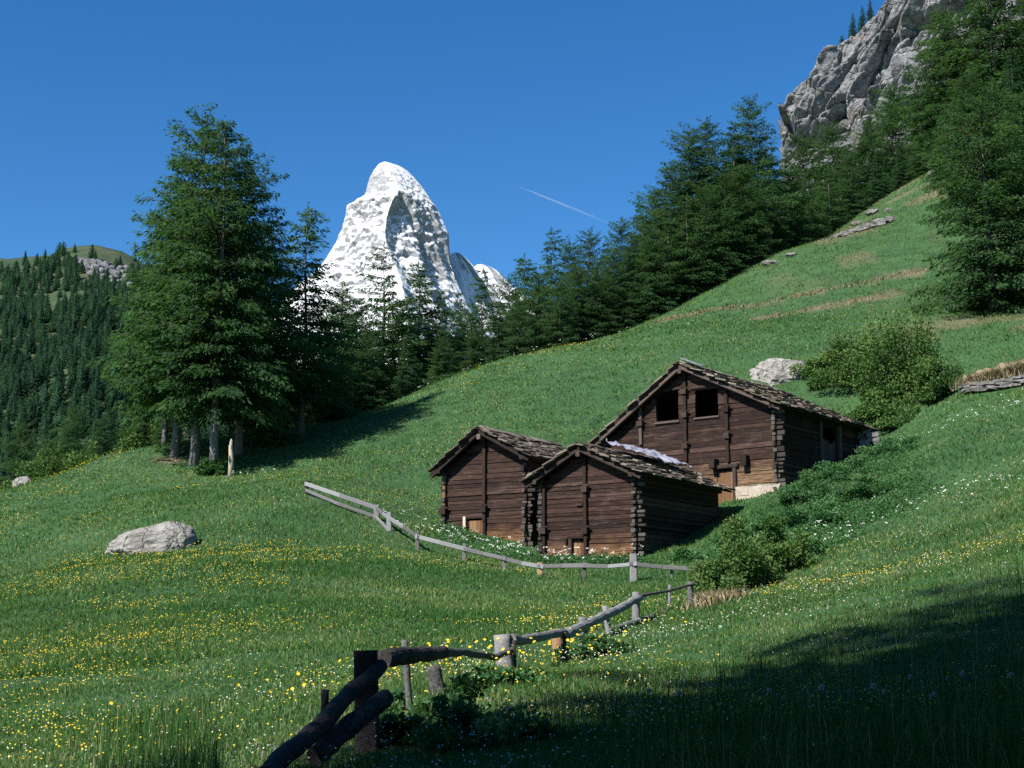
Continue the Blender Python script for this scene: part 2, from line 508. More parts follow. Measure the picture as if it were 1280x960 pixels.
me = np_mesh('ground', vv, quads, cen, M['meadow'], {'dry': np.concatenate([dryness(gx, gy), [0]])}, True)
link('ground', me, kind='structure')

# ------------------------------------------------------------------ far forested hill
HC = np.array([(-1400, 400), (-900, 330), (-500, 300), (-200, 318), (0, 324), (30, 320), (62, 316), (75, 309), (110, 307), (145, 315), (175, 330), (210, 350), (260, 385), (330, 432), (420, 500), (520, 570), (700, 690)], float)
HD0, HD1 = 340.0, 1300.0
def hill_pt(u, s):
    """arrays: photo column u and s 0 at the foot .. 1 at the crest -> world points"""
    u, s = np.asarray(u, float), np.asarray(s, float)
    vc = np.interp(u, HC[:, 0], HC[:, 1])
    t_ = (480 - vc) / F
    dy, dz = math.cos(PITCH) - math.sin(PITCH) * t_, math.sin(PITCH) + math.cos(PITCH) * t_
    zc = dz / dy * HD1
    Y = HD0 + (HD1 - HD0) * s
    X = (u - 640) / F / np.cos(PITCH) * Y
    ss = np.clip(s, 0, 1)
    z = -45 + (zc + 45) * (ss ** 0.93) - np.clip(s - 1, 0, 9) * 420
    z = z + (vnoise(X, Y, 0.008, 2) - 0.5) * 34 * np.sin(np.pi * ss) + (vnoise(X, Y, 0.03, 4) - 0.5) * 8 * ss
    return np.stack([X, Y, z], -1)
hu = np.linspace(-1400, 700, 190)
hs_ = np.concatenate([np.linspace(0, 1, 70), [1.05, 1.15, 1.4, 2.0]])
UU, SS = np.meshgrid(hu, hs_)
hv = hill_pt(UU.ravel(), SS.ravel())
ii, jj = np.meshgrid(np.arange(len(hs_) - 1), np.arange(len(hu) - 1), indexing='ij')
k = len(hu)
hq = np.stack([ii * k + jj, ii * k + jj + 1, (ii + 1) * k + jj + 1, (ii + 1) * k + jj], -1).reshape(-1, 4)
t = NT('hill_turf')
v = t.coord()
c = t.ramp(t.noise(v, 0.02, 6, 0.7), [(0.3, (0.024, 0.05, 0.024)), (0.5, (0.045, 0.068, 0.03)), (0.72, (0.09, 0.088, 0.048))])
t.bump(t.noise(v, 0.06, 5), 0.8, 4.0)
M['hill'] = t.color(c)
link('hill', np_mesh('hill', hv, hq, None, M['hill'], None, True), kind='structure')

# ------------------------------------------------------------------ snow mountain
def fbm(p, H, oct_):
    return mnoise.fractal(p, H, 2.1, oct_)
MV = [  # photo rows: left edge, front ridge, right edge of the peak
    (204, 475, 481, 489), (205.5, 473, 484, 495), (208, 471, 487, 501), (213, 467, 490, 509), (222, 462, 494, 518), (232, 459, 497, 527), (241, 457.5, 499, 533), (245, 456, 500, 536), (249, 447, 500, 538), (255, 440, 499, 543), (258, 434, 498, 545),
    (266, 433, 495, 550), (280, 430, 490, 556), (290, 427, 488, 560), (306, 419, 486, 561), (322, 409, 488, 562), (336, 398, 493, 566), (352, 380, 500, 572), (380, 345, 510, 585), (430, 285, 520, 615),
    (500, 190, 530, 660), (580, 90, 540, 720)]
MV = np.array(MV, float)
MD = 8000.0
def peak_mesh(MV, MD, seed, depthk, name, mat, nlev=280, nring=300, amp=1.0):
    vs = []
    lv = MV[0, 0] + (MV[-1, 0] - MV[0, 0]) * np.linspace(0, 1, nlev) ** 1.7
    pt = P(MV[0, 2], MV[0, 0] - 0.6, MD + 30)
    top_z = pt.z
    base_z = P(MV[0, 2], MV[-1, 0], MD).z
    for v_ in lv:
        ul, uf, ur = (np.interp(v_, MV[:, 0], MV[:, c_]) for c_ in (1, 2, 3))
        pl, pr = P(ul, v_, MD), P(ur, v_, MD)
        wd = pr.x - pl.x
        fx = P(uf, v_, MD).x
        L, Fp, Rr, B = (pl.x, MD), (fx, MD - wd * depthk), (pr.x, MD + wd * 0.05), (0.5 * (pl.x + pr.x), MD + wd * 0.7)
        z = pl.z
        seg = [L, Fp, Rr, B]
        for k in range(nring):
            q = k / nring * 4
            i = int(q)
            f_ = q - i
            a, b = seg[i], seg[(i + 1) % 4]
            x = a[0] + (b[0] - a[0]) * f_
            y = a[1] + (b[1] - a[1]) * f_
            bul = math.sin(math.pi * f_)
            nx, ny = (b[1] - a[1]), -(b[0] - a[0])
            ln = math.hypot(nx, ny) + 1e-6
            if nx * (x - 0.5 * (L[0] + Rr[0])) + ny * (y - MD - wd * 0.1) < 0:
                nx, ny = -nx, -ny
            p3 = Vector((x / 420 + seed, y / 420, z / 420))
            rg = mnoise.ridged_multi_fractal(p3 * 1.5, 0.9, 2.1, 5, 1.0, 2.0) - 1.0
            fb = fbm(p3 * 2.6, 0.85, 5)
            # strata: tilted ledges that catch the snow
            led = math.sin((z + 0.35 * x + 60 * fbm(p3 * 1.3, 1.0, 3)) / 9.0)
            # gullies and ribs down the fall line, leaning with the faces
            gl = mnoise.ridged_multi_fractal(Vector(((x + 0.45 * z) / 75 + seed, (y + 0.3 * z) / 75, z / 380)), 0.9, 2.2, 4, 1.0, 2.0) - 1.0
            blk_ = mnoise.voronoi(Vector(((x + 0.5 * z) / 48, y / 48, (z - 0.5 * x) / 26)))[0]
            dsp = (rg * 24 + gl * 24 + (blk_[1] - blk_[0]) * 5 + fbm(p3 * 11.0, 0.7, 4) * 12 + led * 1.5) * (0.18 + 0.82 * min(1, bul * 1.6)) * min(1, wd / 520) ** 1.6 * amp
            # hollow below the shoulder on the right-hand face
            if i == 1:
                # a sharp-edged cleft beside the front ridge, and a lesser one farther right
                jag = 6 * mnoise.noise(Vector((z / 40, 3, 1)))
                d1 = np.interp(v_ + jag, (250, 258, 276, 292, 330, 400, 600), (0, 22, 62, 44, 34, 30, 30))
                dsp -= d1 * max(0.0, min(f_ / 0.2, (0.42 - f_) / 0.22))
                d2 = np.interp(v_ - jag, (268, 285, 330, 400, 600), (0, 22, 46, 40, 40))
                dsp -= d2 * max(0.0, min((f_ - 0.5) / 0.12, (0.84 - f_) / 0.22))
            z2 = z + (fbm(p3 * 1.9 + Vector((9, 2, 4)), 0.9, 4) * 12 + led * 0.8) * min(1, wd / 520) ** 1.6
            vs.append((x + nx / ln * dsp, y + ny / ln * dsp, z2))
    quads, tris = [], []
    for i in range(nlev - 1):
        for k in range(nring):
            quads.append((i * nring + k, (i + 1) * nring + k, (i + 1) * nring + (k + 1) % nring, i * nring + (k + 1) % nring))
    vs.append((0.5 * (P(MV[0, 1], MV[0, 0], MD).x + P(MV[0, 3], MV[0, 0], MD).x), MD + 30, top_z))
    for k in range(nring):
        tris.append((len(vs) - 1, k, (k + 1) % nring))
    return vs, quads, tris
t = NT('alpine_snow')
v = t.coord()
g = t.n('NewGeometry')
sep = t.n('SeparateXYZ')
t.l(g.outputs['Normal'], sep.inputs[0])
n1 = t.noise(t.coord((1, 1, 3.4), rot=(0.0, 0.6, 0.0)), 0.03, 9, 0.78, 0.5)
n2 = t.noise(v, 0.0035, 4)
n3 = t.noise(t.coord((1.6, 1, 0.5), rot=(0, -0.4, 0)), 0.05, 6, 0.75)
# snow lies on the ledges, the steep steps are bare
steep = t.math('SUBTRACT', 1.0, sep.outputs['Z'])
rockf = t.math('ADD', t.math('MULTIPLY', steep, 0.62), t.math('ADD', t.math('MULTIPLY', n1, 0.22), t.math('MULTIPLY', n2, 0.3)))
rockf = t.math('ADD', rockf, t.math('MULTIPLY', t.attr(), 0.17))
rk = t.step(rockf, 0.715, 0.82)
c = t.mix(t.math('MULTIPLY', rk, 0.7), t.ramp(n3, [(0.3, (0.64, 0.66, 0.70)), (0.6, (0.78, 0.78, 0.78))]), t.ramp(n3, [(0.3, (0.10, 0.10, 0.115)), (0.7, (0.26, 0.25, 0.25))]))
t.bump(t.math('ADD', n1, t.math('MULTIPLY', n3, 0.3)), 0.55, 26.0)
M['snow'] = t.color(c)
a1 = peak_mesh(MV, MD, 3.1, 0.42, 'peak', M['snow'])
SV = np.array([(316, 566, 570, 574), (322, 556, 571, 582), (330, 548, 573, 590), (342, 540, 575, 600), (360, 520, 580, 618), (420, 470, 590, 650), (560, 380, 600, 740), (720, 300, 600, 840)], float)
a2 = peak_mesh(SV, 8330.0, 8.3, 0.3, 'shoulder', M['snow'], 60, 100, 0.7)
TV = np.array([(331, 596, 601, 606), (336, 590, 603, 619), (344, 583, 605, 628), (354, 574, 606, 638), (370, 560, 610, 662), (430, 510, 620, 740), (720, 300, 640, 1000)], float)
a3 = peak_mesh(TV, 9400.0, 5.7, 0.35, 'snow_dome', M['snow'], 60, 100, 0.5)
rk_ = []
vs, qs, ts = [], [], []
for a in (a1, a2, a3):
    b = len(vs)
    vs += a[0]
    qs += [tuple(b + i for i in q) for q in a[1]]
    ts += [tuple(b + i for i in q) for q in a[2]]
va = np.array(vs)
mu = 640 + F * va[:, 0] / (va[:, 1] * math.cos(PITCH) + va[:, 2] * math.sin(PITCH))
mv_ = 480 - F * (va[:, 2] * math.cos(PITCH) - va[:, 1] * math.sin(PITCH)) / (va[:, 1] * math.cos(PITCH) + va[:, 2] * math.sin(PITCH))
# the bare rock head below the summit, on the left-hand face
head = np.exp(-((mu - 468) / 13) ** 4 - ((mv_ - 229) / 15) ** 4)
link('mountain', np_mesh('mountain', vs, qs, ts, M['snow'], {'rnd': head}, False), kind='structure', label='snow covered pyramid shaped peak beyond the treetops')

# ------------------------------------------------------------------ cliff
CT = np.array([(940, 205), (974, 160), (979, 136), (984, 124), (1000, 101), (1024, 82), (1046, 64), (1064, 50), (1080, 36), (1096, 22), (1106, 4), (1112, -20), (1130, -60), (1180, -120), (1300, -190), (1460, -220)], float)
nu, nv_ = 280, 210
cvs = []
for i in range(nu):
    u = 979 + (1450 - 979) * (max(0, i - 7) / (nu - 8)) ** 1.3
    vt = np.interp(u, CT[:, 0], CT[:, 1])
    for j in range(nv_ + 14):
        if j < nv_:
            f_ = j / (nv_ - 1)
            v_ = vt + (330 - vt) * (1 - f_)
            Y = 262 - (u - 976) * 0.10 + f_ * 14 + 50 * max(0, 1 - i / 7)
            p = P(u, v_, Y)
        else:
            kk = (j - nv_ + 1) / 14
            p0 = P(u, vt, 262 - (u - 976) * 0.10 + 14 + 50 * max(0, 1 - i / 7))
            p = p0 * (1 + 0.27 * kk) + Vector((0.0, 0.0, -26 * kk - 30 * max(0, kk - 0.6) ** 1.5))
        q = p / 20.0
        # angular blocks: every block of the rock has its own tilt and stands proud or back
        sx_, sy_, sz_ = p.x * 0.64 + p.z * 0.77, p.y * 0.6, -p.x * 0.77 + p.z * 0.64
        dsp = 0.0
        for fx_, fz_, am, off_ in ((0.05, 0.13, 5.0, 0.0), (0.12, 0.36, 2.2, 7.3), (0.36, 1.0, 0.7, 3.9)):
            vq = Vector((sx_ * fx_ + off_, sy_ * fx_, sz_ * fz_)) + Vector((1, 0.3, 1)) * 0.25 * mnoise.noise(p * 0.12)
            dist_, pts_ = mnoise.voronoi(vq)
            f0 = pts_[0]
            hsh = lambda k_: (math.sin(f0.x * 127.1 * k_ + f0.y * 311.7 + f0.z * 74.7 * k_) * 43758.5) % 1.0 - 0.5
            loc_ = vq - f0
            dsp += am * (hsh(1.0) * 1.3 + loc_.x * hsh(2.1) * 2.4 + loc_.z * (0.5 + hsh(3.3) * 2.2) - 0.55 * max(0.0, 0.10 - (dist_[1] - dist_[0])) / 0.10)
        fade = 1.0 if j < nv_ - 3 else 0.5
        dsp = (dsp + fbm(q * 7, 0.75, 4) * 0.3) * fade
        p = p + Vector((-0.35, -0.9, 0.15)) * dsp
        cvs.append(tuple(p))
k = nv_ + 14
cq = [(i * k + j, (i + 1) * k + j, (i + 1) * k + j + 1, i * k + j + 1) for i in range(nu - 1) for j in range(k - 1)]
link('cliff', np_mesh('cliff', cvs, cq, None, M['cliff'], None, False), kind='structure', label='grey rock cliff above the trees at the top right')

# ------------------------------------------------------------------ contrail
t = NT('contrail')
vs_ = t.n('VolumeScatter')
vs_.inputs['Color'].default_value = (1, 1, 1, 1)
p0, p1 = P(646.5, 232.5, 12000), P(776, 284.5, 12600)
sep = t.n('SeparateXYZ')
t.l(t.coord(), sep.inputs[0])
fade = t.math('SUBTRACT', 1.0, t.step(sep.outputs['X'], 20.0, (p1 - p0).x))
den = t.math('MULTIPLY', fade, 0.026)
den = t.math('MULTIPLY', den, t.math('ADD', 0.45, t.noise(t.coord((1, 1, 1)), 0.02, 3)))
t.l(den, vs_.inputs['Density'])
t.t.links.new(vs_.outputs[0], t.out.inputs['Volume'])
for lk in list(t.out.inputs['Surface'].links):
    t.t.links.remove(lk)
vs = []
ns, nn = 40, 10
for i in range(ns):
    f_ = i / (ns - 1)
    c0 = (p1 - p0) * f_
    ra = 2.5 + 7 * min(1, f_ * 4) + 5 * f_
    for k in range(nn):
        an = 2 * math.pi * k / nn
        vs.append((c0.x + 0.3 * ra * math.cos(an), c0.y + ra * math.cos(an), c0.z + ra * math.sin(an)))
qs = [(i * nn + k, i * nn + (k + 1) % nn, (i + 1) * nn + (k + 1) % nn, (i + 1) * nn + k) for i in range(ns - 1) for k in range(nn)]
vs += [(0, 0, 0), tuple(p1 - p0)]
ts = [(len(vs) - 2, (k + 1) % nn, k) for k in range(nn)] + [(len(vs) - 1, (ns - 1) * nn + k, (ns - 1) * nn + (k + 1) % nn) for k in range(nn)]
link('contrail', np_mesh('contrail', vs, qs, ts, t.m, None, True), kind='stuff', label='thin white aircraft trail fading in the blue sky', cat='contrail', loc=p0)
# ------------------------------------------------------------------ conifers
def spray_quads(base, dirv, ln, wd, r):
    """many flat needle sprays: rhombic leaf shards along dirv; arrays (n,3),(n,3),(n,),(n,)"""
    n = len(base)
    rv = rng.normal(0, 0.6, (n, 3)) + np.array([0, 0, 1.0])
    side = np.cross(dirv, rv)
    side /= np.linalg.norm(side, axis=1, keepdims=True) + 1e-9
    a = base
    b = base + dirv * (ln * 0.45)[:, None] + side * (wd * 0.5)[:, None]
    c = base + dirv * ln[:, None]
    d_ = base + dirv * (ln * 0.45)[:, None] - side * (wd * 0.5)[:, None]
    vs = np.stack([a, b, c, d_], 1).reshape(-1, 3)
    q = np.arange(n * 4).reshape(-1, 4)
    return vs, q, np.repeat(r, 4)

def make_conifer(seed, H, cb, Rm, step, nb, droop, rise, shard, dens, ragged=0.25, shape=0.85, thin=0.0, bare=0.15, r0=None):
    """returns (trunk mesh builder, crown arrays); shape: exponent of the crown outline"""
    g = np.random.default_rng(seed)
    rs = random.Random(seed)
    tr = MB()
    r0 = r0 or 0.0135 * H
    wob = [(0.012 * H * math.sin(k * 0.9 + seed) * 0.3, 0.012 * H * math.cos(k * 0.7 + seed * 2) * 0.3) for k in range(13)]
    zs = [-0.8] + [H * k / 12 for k in range(1, 13)]
    rad_ = [r0 * 1.35] + [r0 * (1 - k / 12.4) ** 1.15 for k in range(1, 13)]
    axis = lambda z: (np.interp(z, zs, [a for a, b in wob]), np.interp(z, zs, [b for a, b in wob]))
    tr.tube([(wob[k][0], wob[k][1], zs[k]) for k in range(13)], rad_, 9, rnd=0.75, rough=0.06)
    B, D, L, Wd, C = [], [], [], [], []
    z = cb * H
    while z < H * 0.985:
        t = (z - cb * H) / (H - cb * H)
        prof = Rm * (max(0.0, 1 - t) ** shape) * min(1.0, 0.62 + t * 2.2) + 0.25
        n = max(3, int(nb * (0.75 + 0.5 * rs.random()) * (1 - 0.45 * t)))
        a0 = rs.random() * 6.28
        for k in range(n):
            if rs.random() < thin:
                continue
            az = a0 + 6.283 * (k + rs.uniform(-0.35, 0.35)) / n
            r = prof * rs.uniform(1 - ragged * 1.4, 1 + ragged * 0.55) * (1.0 + 0.22 * math.sin(az * 2 + z * 0.55 + seed) * math.sin(z * 1.1 + seed * 2 + az))
            el = math.radians(rise * (t * 1.25 - 0.12) + rs.uniform(-13, 13))
            zb = min(H * 0.97, z + rs.uniform(-step, step))
            ax, ay = axis(zb)
            ca, sa = math.cos(az), math.sin(az)
            m = max(4, int(r * dens * 1.45))
            s = g.uniform(bare if t < 0.75 else 0.0, 1.0, m) ** 0.8
            hz = s * r
            dz = np.tan(el) * hz - droop * r * s ** 2 + 0.10 * r * np.clip(s - 0.75, 0, 1) * 4 * (0.3)
            lat = g.normal(0, 0.15, m) * r * (1.0 - 0.45 * s) * 0.9
            base = np.stack([ax + ca * hz - sa * lat, ay + sa * hz + ca * lat, zb + dz - np.abs(lat) * 0.22 + g.normal(0, 0.03 * H / 17 + 0.02 * r, m)], 1)
            sg = np.sign(lat) + (lat == 0)
            spread = g.uniform(0.25, 1.15, m) * sg
            dd = np.stack([ca * np.cos(spread) - sa * np.sin(spread), sa * np.cos(spread) + ca * np.sin(spread), np.tan(el) * 0.4 - droop * s * 1.2 - g.uniform(0.0, 0.85, m)], 1)
            dd += g.normal(0, 0.22, (m, 3))
            dd /= np.linalg.norm(dd, axis=1, keepdims=True)
            ln = shard * g.uniform(0.6, 1.35, m) * (1.0 - 0.35 * t)
            B.append(base); D.append(dd); L.append(ln); Wd.append(ln * g.uniform(0.22, 0.42, m))
            tone = rs.random()
            C.append(np.clip(0.25 + 0.5 * tone + g.normal(0, 0.16, m), 0, 1))
            if r > 0.6:
                pts = [(ax, ay, zb)]
                for q in (0.5, 0.95):
                    pts.append((ax + ca * r * q, ay + sa * r * q, zb + math.tan(el) * r * q - droop * r * q * q))
                tr.tube(pts, [0.018 + 0.010 * r, 0.012 + 0.005 * r, 0.006], 3, rnd=0.0, caps=False)
        z += step * rs.uniform(0.7, 1.3)
    # leader
    m = 26
    zz = g.uniform(H * 0.95, H * 1.01, m)
    B.append(np.stack([np.full(m, axis(H)[0]), np.full(m, axis(H)[1]), zz], 1))
    dd = rnd_unit(m); dd[:, 2] = np.abs(dd[:, 2]) + 0.3; dd /= np.linalg.norm(dd, axis=1, keepdims=True)
    D.append(dd); L.append(np.full(m, shard * 0.6)); Wd.append(np.full(m, shard * 0.2)); C.append(g.uniform(0.3, 0.8, m))
    vs, q, c = spray_quads(np.concatenate(B), np.concatenate(D), np.concatenate(L), np.concatenate(Wd), np.concatenate(C))
    return tr, (vs, q, c)

class Proto:
    def __init__(s, name, leafmat, H, **kw):
        s.H, s.name = H, name
        tr, (vs, q, c) = make_conifer(H=H, **kw)
        s.trunk = tr.mesh('trunk', M['bark'], True)
        s.crown = np_mesh('crown', vs, q, None, leafmat, {'rnd': c})
        s.nq = len(q)
N_, S_ = M['needles'], M['spruce']
PR = {
    'big': Proto('larch_tree', N_, 20.0, seed=1, cb=0.19, Rm=4.9, step=0.33, nb=7, droop=0.22, rise=34, shard=0.36, dens=30, shape=0.55, bare=0.06),
    'big2': Proto('larch_tree', N_, 20.0, seed=2, cb=0.2, Rm=4.6, step=0.34, nb=7, droop=0.27, rise=30, shard=0.36, dens=30, ragged=0.32, shape=0.55, bare=0.06),
    'slim': Proto('larch_tree', N_, 15.0, seed=3, cb=0.16, Rm=3.3, step=0.34, nb=7, droop=0.2, rise=20, shard=0.36, dens=27, ragged=0.4, shape=0.62, bare=0.06),
    'full': Proto('larch_tree', N_, 17.0, seed=4, cb=0.03, Rm=4.6, step=0.31, nb=7, droop=0.22, rise=36, shard=0.36, dens=28, shape=0.5, bare=0.05),
    'dome': Proto('larch_tree', N_, 16.0, seed=5, cb=0.02, Rm=5.0, step=0.31, nb=7, droop=0.24, rise=44, shard=0.36, dens=28, ragged=0.3, shape=0.52, bare=0.05),
    'spire': Proto('spruce_tree', S_, 17.0, seed=6, cb=0.02, Rm=3.7, step=0.31, nb=7, droop=0.34, rise=22, shard=0.36, dens=30, ragged=0.24, shape=0.82, bare=0.05),
    'open': Proto('larch_tree', N_, 15.0, seed=8, cb=0.05, Rm=4.0, step=0.36, nb=6, droop=0.18, rise=26, shard=0.36, dens=27, ragged=0.42, shape=0.66, bare=0.06),
}

def tree(kind, x, y, label, group=None, top=None, scale=None, z=None, wide=1.0, cat='tree', rot=None):
    p = PR[kind]
    z = gz1(x, y) if z is None else z
    s = (top - z) / p.H if top is not None else scale
    e = link(p.name, None, None, label, cat, group, None, (x, y, z - 0.1), random.uniform(0, 6.28) if rot is None else rot, (s * wide, s * wide, s))
    link('trunk', p.trunk, e)
    link('crown', p.crown, e)
    return e

def tree_px(kind, u, vtop, Y, label, group=None, wide=1.0, **kw):
    p = P(u, vtop, Y)
    return tree(kind, p.x, Y, label, group, top=p.z, wide=wide, **kw)

G_CLUMP = 'tall larches of the clump at the left'
tree_px('big', 259, 141, 82, 'tall larch with the highest tip, left middle of the big clump', G_CLUMP, 1.0, rot=0.4)
tree_px('big2', 283, 146, 79.5, 'front larch of the big clump, its bare grey trunk standing clear in the meadow', G_CLUMP, 0.95, rot=2.0)
tree_px('big2', 236, 188, 84, 'larch with dark trunk at the left side of the big clump', G_CLUMP, 1.0, rot=4.0)
tree_px('big', 309, 196, 84, 'larch on the right side of the big clump, above the shaded grass', G_CLUMP, 1.0, rot=1.2)
tree_px('big', 219, 255, 88, 'leftmost lower larch leaning its branches out over the valley', G_CLUMP, 0.85, rot=5.1)
tree_px('full', 338, 275, 90, 'lower larch filling the gap between the big clump and the slender larch', G_CLUMP, 0.8, rot=3.3)
tree_px('slim', 385, 254, 89, 'slender larch standing alone between the big clump and the snowy peak', None, 1.05, rot=0.9)

G_CEN = 'conifers along the crest below the snowy peak'
G_RT = 'conifers climbing along the top edge of the meadow'
for kind, u, v_, Y, wd, lab in [
    ('open', 481, 303, 112, 1.15, 'feathery larch whose tip stands before the middle of the snowy peak'),
    ('slim', 524, 325, 116, 1.2, 'narrow larch just right of the feathery one before the snowy peak'),
    ('spire', 553, 357, 128, 0.8, 'small narrow spruce before the blue shaded foot of the snowy peak'),
    ('spire', 574, 360, 128, 0.7, 'small dark conifer just left of the broad larch by the white shoulder'),
    ('open', 603, 333, 122, 1.2, 'broad larch before the white right shoulder of the snowy peak'),
    ('full', 428, 352, 106, 1.1, 'larch beside the slender larch, hiding the left foot of the snowy peak'),
    ('slim', 656, 318, 132, 1.2, 'small pointed conifer just left of the ragged tall one, against blue sky'),
    ('full', 637, 345, 126, 1.0, 'bushy larch right of the white shoulder of the snowy peak'),
    ('open', 689, 284, 130, 1.05, 'ragged tall conifer with a broken outline left of the contrail end'),
    ('full', 735, 288, 134, 0.85, 'round topped larch below the middle of the contrail'),
    ('full', 712, 300, 136, 0.85, 'conifer tucked between the ragged one and the round topped larch'),
    ('spire', 757, 300, 134, 0.9, 'conifer with pale shaggy tip between the round topped larch and the contrail end'),
    ('full', 776, 272, 132, 0.9, 'larch whose tip touches the faded end of the contrail'),
    ('spire', 800, 251, 138, 0.9, 'narrow spruce rising right of the contrail end')]:
    tree_px(kind, u, v_, Y, lab, G_CEN, wd)
for kind, u, v_, Y, wd, lab in [
    ('full', 818, 236, 134, 1.0, 'larch at the left foot of the high treeline, half hidden by its taller neighbour'),
    ('big', 838, 205, 131, 0.85, 'tall larch forming the left shoulder of the high treeline'),
    ('full', 862, 160, 133, 0.85, 'very tall larch left of the double topped one in the high treeline'),
    ('big', 884, 148, 135, 0.85, 'tall larch with a blunt double top in the middle of the high treeline'),
    ('spire', 915, 152, 138, 0.9, 'dark spruce squeezed left of the tallest larch in the treeline'),
    ('big', 937, 123, 140, 0.85, 'tallest larch of the treeline, left of the cliff foot'),
    ('full', 960, 190, 148, 0.8, 'larch whose thin branches reach right towards the cliff foot'),
    ('dome', 1003, 172, 158, 1.0, 'bushy larch covering the left foot of the cliff'),
    ('full', 1040, 152, 166, 1.0, 'larch in front of the middle foot of the cliff'),
    ('full', 1112, 104, 176, 0.95, 'larch with its tip before the bright rock face of the cliff'),
    ('dome', 1085, 150, 168, 0.9, 'rounded larch between the two that overlap the cliff'),
    ('full', 1150, 122, 172, 0.95, 'larch at the right foot of the cliff, beside the huge tree'),
    ('big', 1178, 10, 150, 1.1, 'huge dark larch left of the top right corner, hiding the cliff'),
    ('big2', 1232, -45, 146, 1.15, 'highest larch, running out of the top right corner'),
    ('big', 1285, -10, 148, 1.1, 'huge larch cut by the right edge near the top'),
    ('dome', 1225, 122, 96, 1.0, 'big bushy larch on the meadow at the right, boughs sweeping the ground'),
    ('dome', 1282, 112, 99, 1.0, 'bushy larch cut by the right edge behind the sweeping boughs')]:
    tree_px(kind, u, v_, Y, lab, G_RT, wd * 1.2)
# lower neighbours packed in front of and between them
fill = [(402, 395, 98), (415, 430, 95), (446, 372, 107), (458, 415, 100), (500, 372, 112), (510, 410, 104), (540, 382, 116), (552, 420, 109), (585, 388, 120), (596, 405, 112),
        (622, 378, 118), (648, 372, 118), (672, 342, 122), (700, 350, 120), (722, 335, 124), (745, 330, 124), (768, 312, 126), (790, 290, 128), (812, 285, 127), (835, 262, 127), (858, 240, 128), (880, 232, 129), (905, 215, 131), (930, 205, 133), (958, 232, 138),
        (985, 215, 143), (1010, 222, 147), (1035, 208, 151), (1062, 190, 156), (1095, 188, 160), (1125, 175, 163), (1150, 165, 160), (1205, 90, 128), (1262, 60, 132), (1180, 130, 140), (1310, 140, 104), (1330, 60, 120), (1240, 95, 120),
        (380, 470, 97), (350, 480, 98), (430, 455, 98), (478, 440, 101), (370, 420, 101), (320, 470, 96), (180, 490, 96), (210, 500, 93)]
for i, (u, v_, Y) in enumerate(fill):
    if u < 500:
        lab, gr = 'green conifer among those packed below the slender larch, behind the shaded crest', 'packed conifers at the left crest'
    elif u < 800:
        lab, gr = 'green conifer among those packed into the lower row along the meadow crest', 'packed conifers at the middle crest'
    else:
        lab, gr = 'green conifer among those packed along the upper right meadow edge', 'packed conifers at the upper right'
    tree_px(random.Random(i).choice(['full', 'dome', 'full', 'dome', 'spire', 'open']), u, v_, Y, lab, gr, 1.2)
# on the cliff top
for u, v_, vb, lab in [(1053, 44, 62, 'tiny round pine on the left end of the cliff edge'), (1067, 15, 54, 'narrow pine on the cliff edge, leftmost of the three tall ones'),
                      (1079, 6, 46, 'pine in the middle of the three on the cliff edge'), (1089, -2, 38, 'tallest pine on the cliff edge, next to the rising rock')]:
    b = P(u, vb, 283)
    tp = P(u, v_, 283)
    tree('spire' if v_ < 40 else 'dome', b.x, 283, lab, 'pines on the cliff edge', top=tp.z, z=b.z - 0.5, wide=0.85)

# behind the photographer: the trees that shade the foreground
sh = [(-6.0, -2.7), (-8.3, -4.9), (-10.5, -7.1), (-12.9, -9.4), (-5.5, -5.0), (-8.0, -7.5), (-11.0, -10.5), (-3.0, -7.0), (-6.0, -10.0), (0.8, -7.7), (-3.0, -11.5), (4.5, -8.5), (1.0, -12.0), (8.0, -9.0), (5.5, -13.0), (11.5, -10.0)]
for i, (x, y) in enumerate(sh):
    tree('full' if i % 3 else 'big', x, y, 'tall conifer in the wood behind the viewpoint, shading the near grass', 'wood behind the viewpoint', scale=(2.75 if i < 4 else 2.4) + 0.1 * (i % 3), wide=0.46 if i < 4 else 0.5)
# ------------------------------------------------------------------ wood on the far hill
def far_tree(seed, H, Rm, n, shape):
    g = np.random.default_rng(seed)
    t = g.uniform(0, 1, n) ** 1.25
    r = Rm * ((1 - t) ** shape) * g.uniform(0.45, 1.08, n)
    az = g.uniform(0, 6.283, n)
    b = np.stack([np.cos(az) * r, np.sin(az) * r, H * (0.06 + 0.92 * t)], 1)
    dd = np.stack([np.cos(az), np.sin(az), g.uniform(-0.6, 0.25, n)], 1) + g.normal(0, 0.25, (n, 3))
    dd /= np.linalg.norm(dd, axis=1, keepdims=True)
    ln = g.uniform(0.7, 1.5, n) * (1.15 - 0.6 * t)
    vs, q, c = spray_quads(b - dd * (ln * 0.4)[:, None], dd, ln, ln * 0.65, np.clip(g.normal(0.5, 0.22, n), 0, 1))
    k = 6
    cone = []
    for zz, rr in ((-1.5, 0.35), (H * 0.1, 0.3), (H * 0.12, Rm * 0.62), (H * 0.45, Rm * 0.42), (H * 0.97, 0.03)):
        for j in range(k):
            cone.append((rr * math.cos(6.283 * j / k), rr * math.sin(6.283 * j / k), zz))
    cq = [(i * k + j, i * k + (j + 1) % k, (i + 1) * k + (j + 1) % k, (i + 1) * k + j) for i in range(4) for j in range(k)]
    b0 = len(vs)
    return np.concatenate([vs, np.array(cone)]), np.concatenate([q, np.array(cq) + b0]), np.concatenate([c, np.full(len(cone), 0.4)])
FT = [far_tree(50 + i, h, rm, n, s) for i, (h, rm, n, s) in enumerate([(15, 3.9, 620, 0.6), (16, 4.2, 660, 0.52), (14, 4.5, 640, 0.42), (17, 3.5, 560, 0.7), (11, 3.8, 480, 0.45)])]
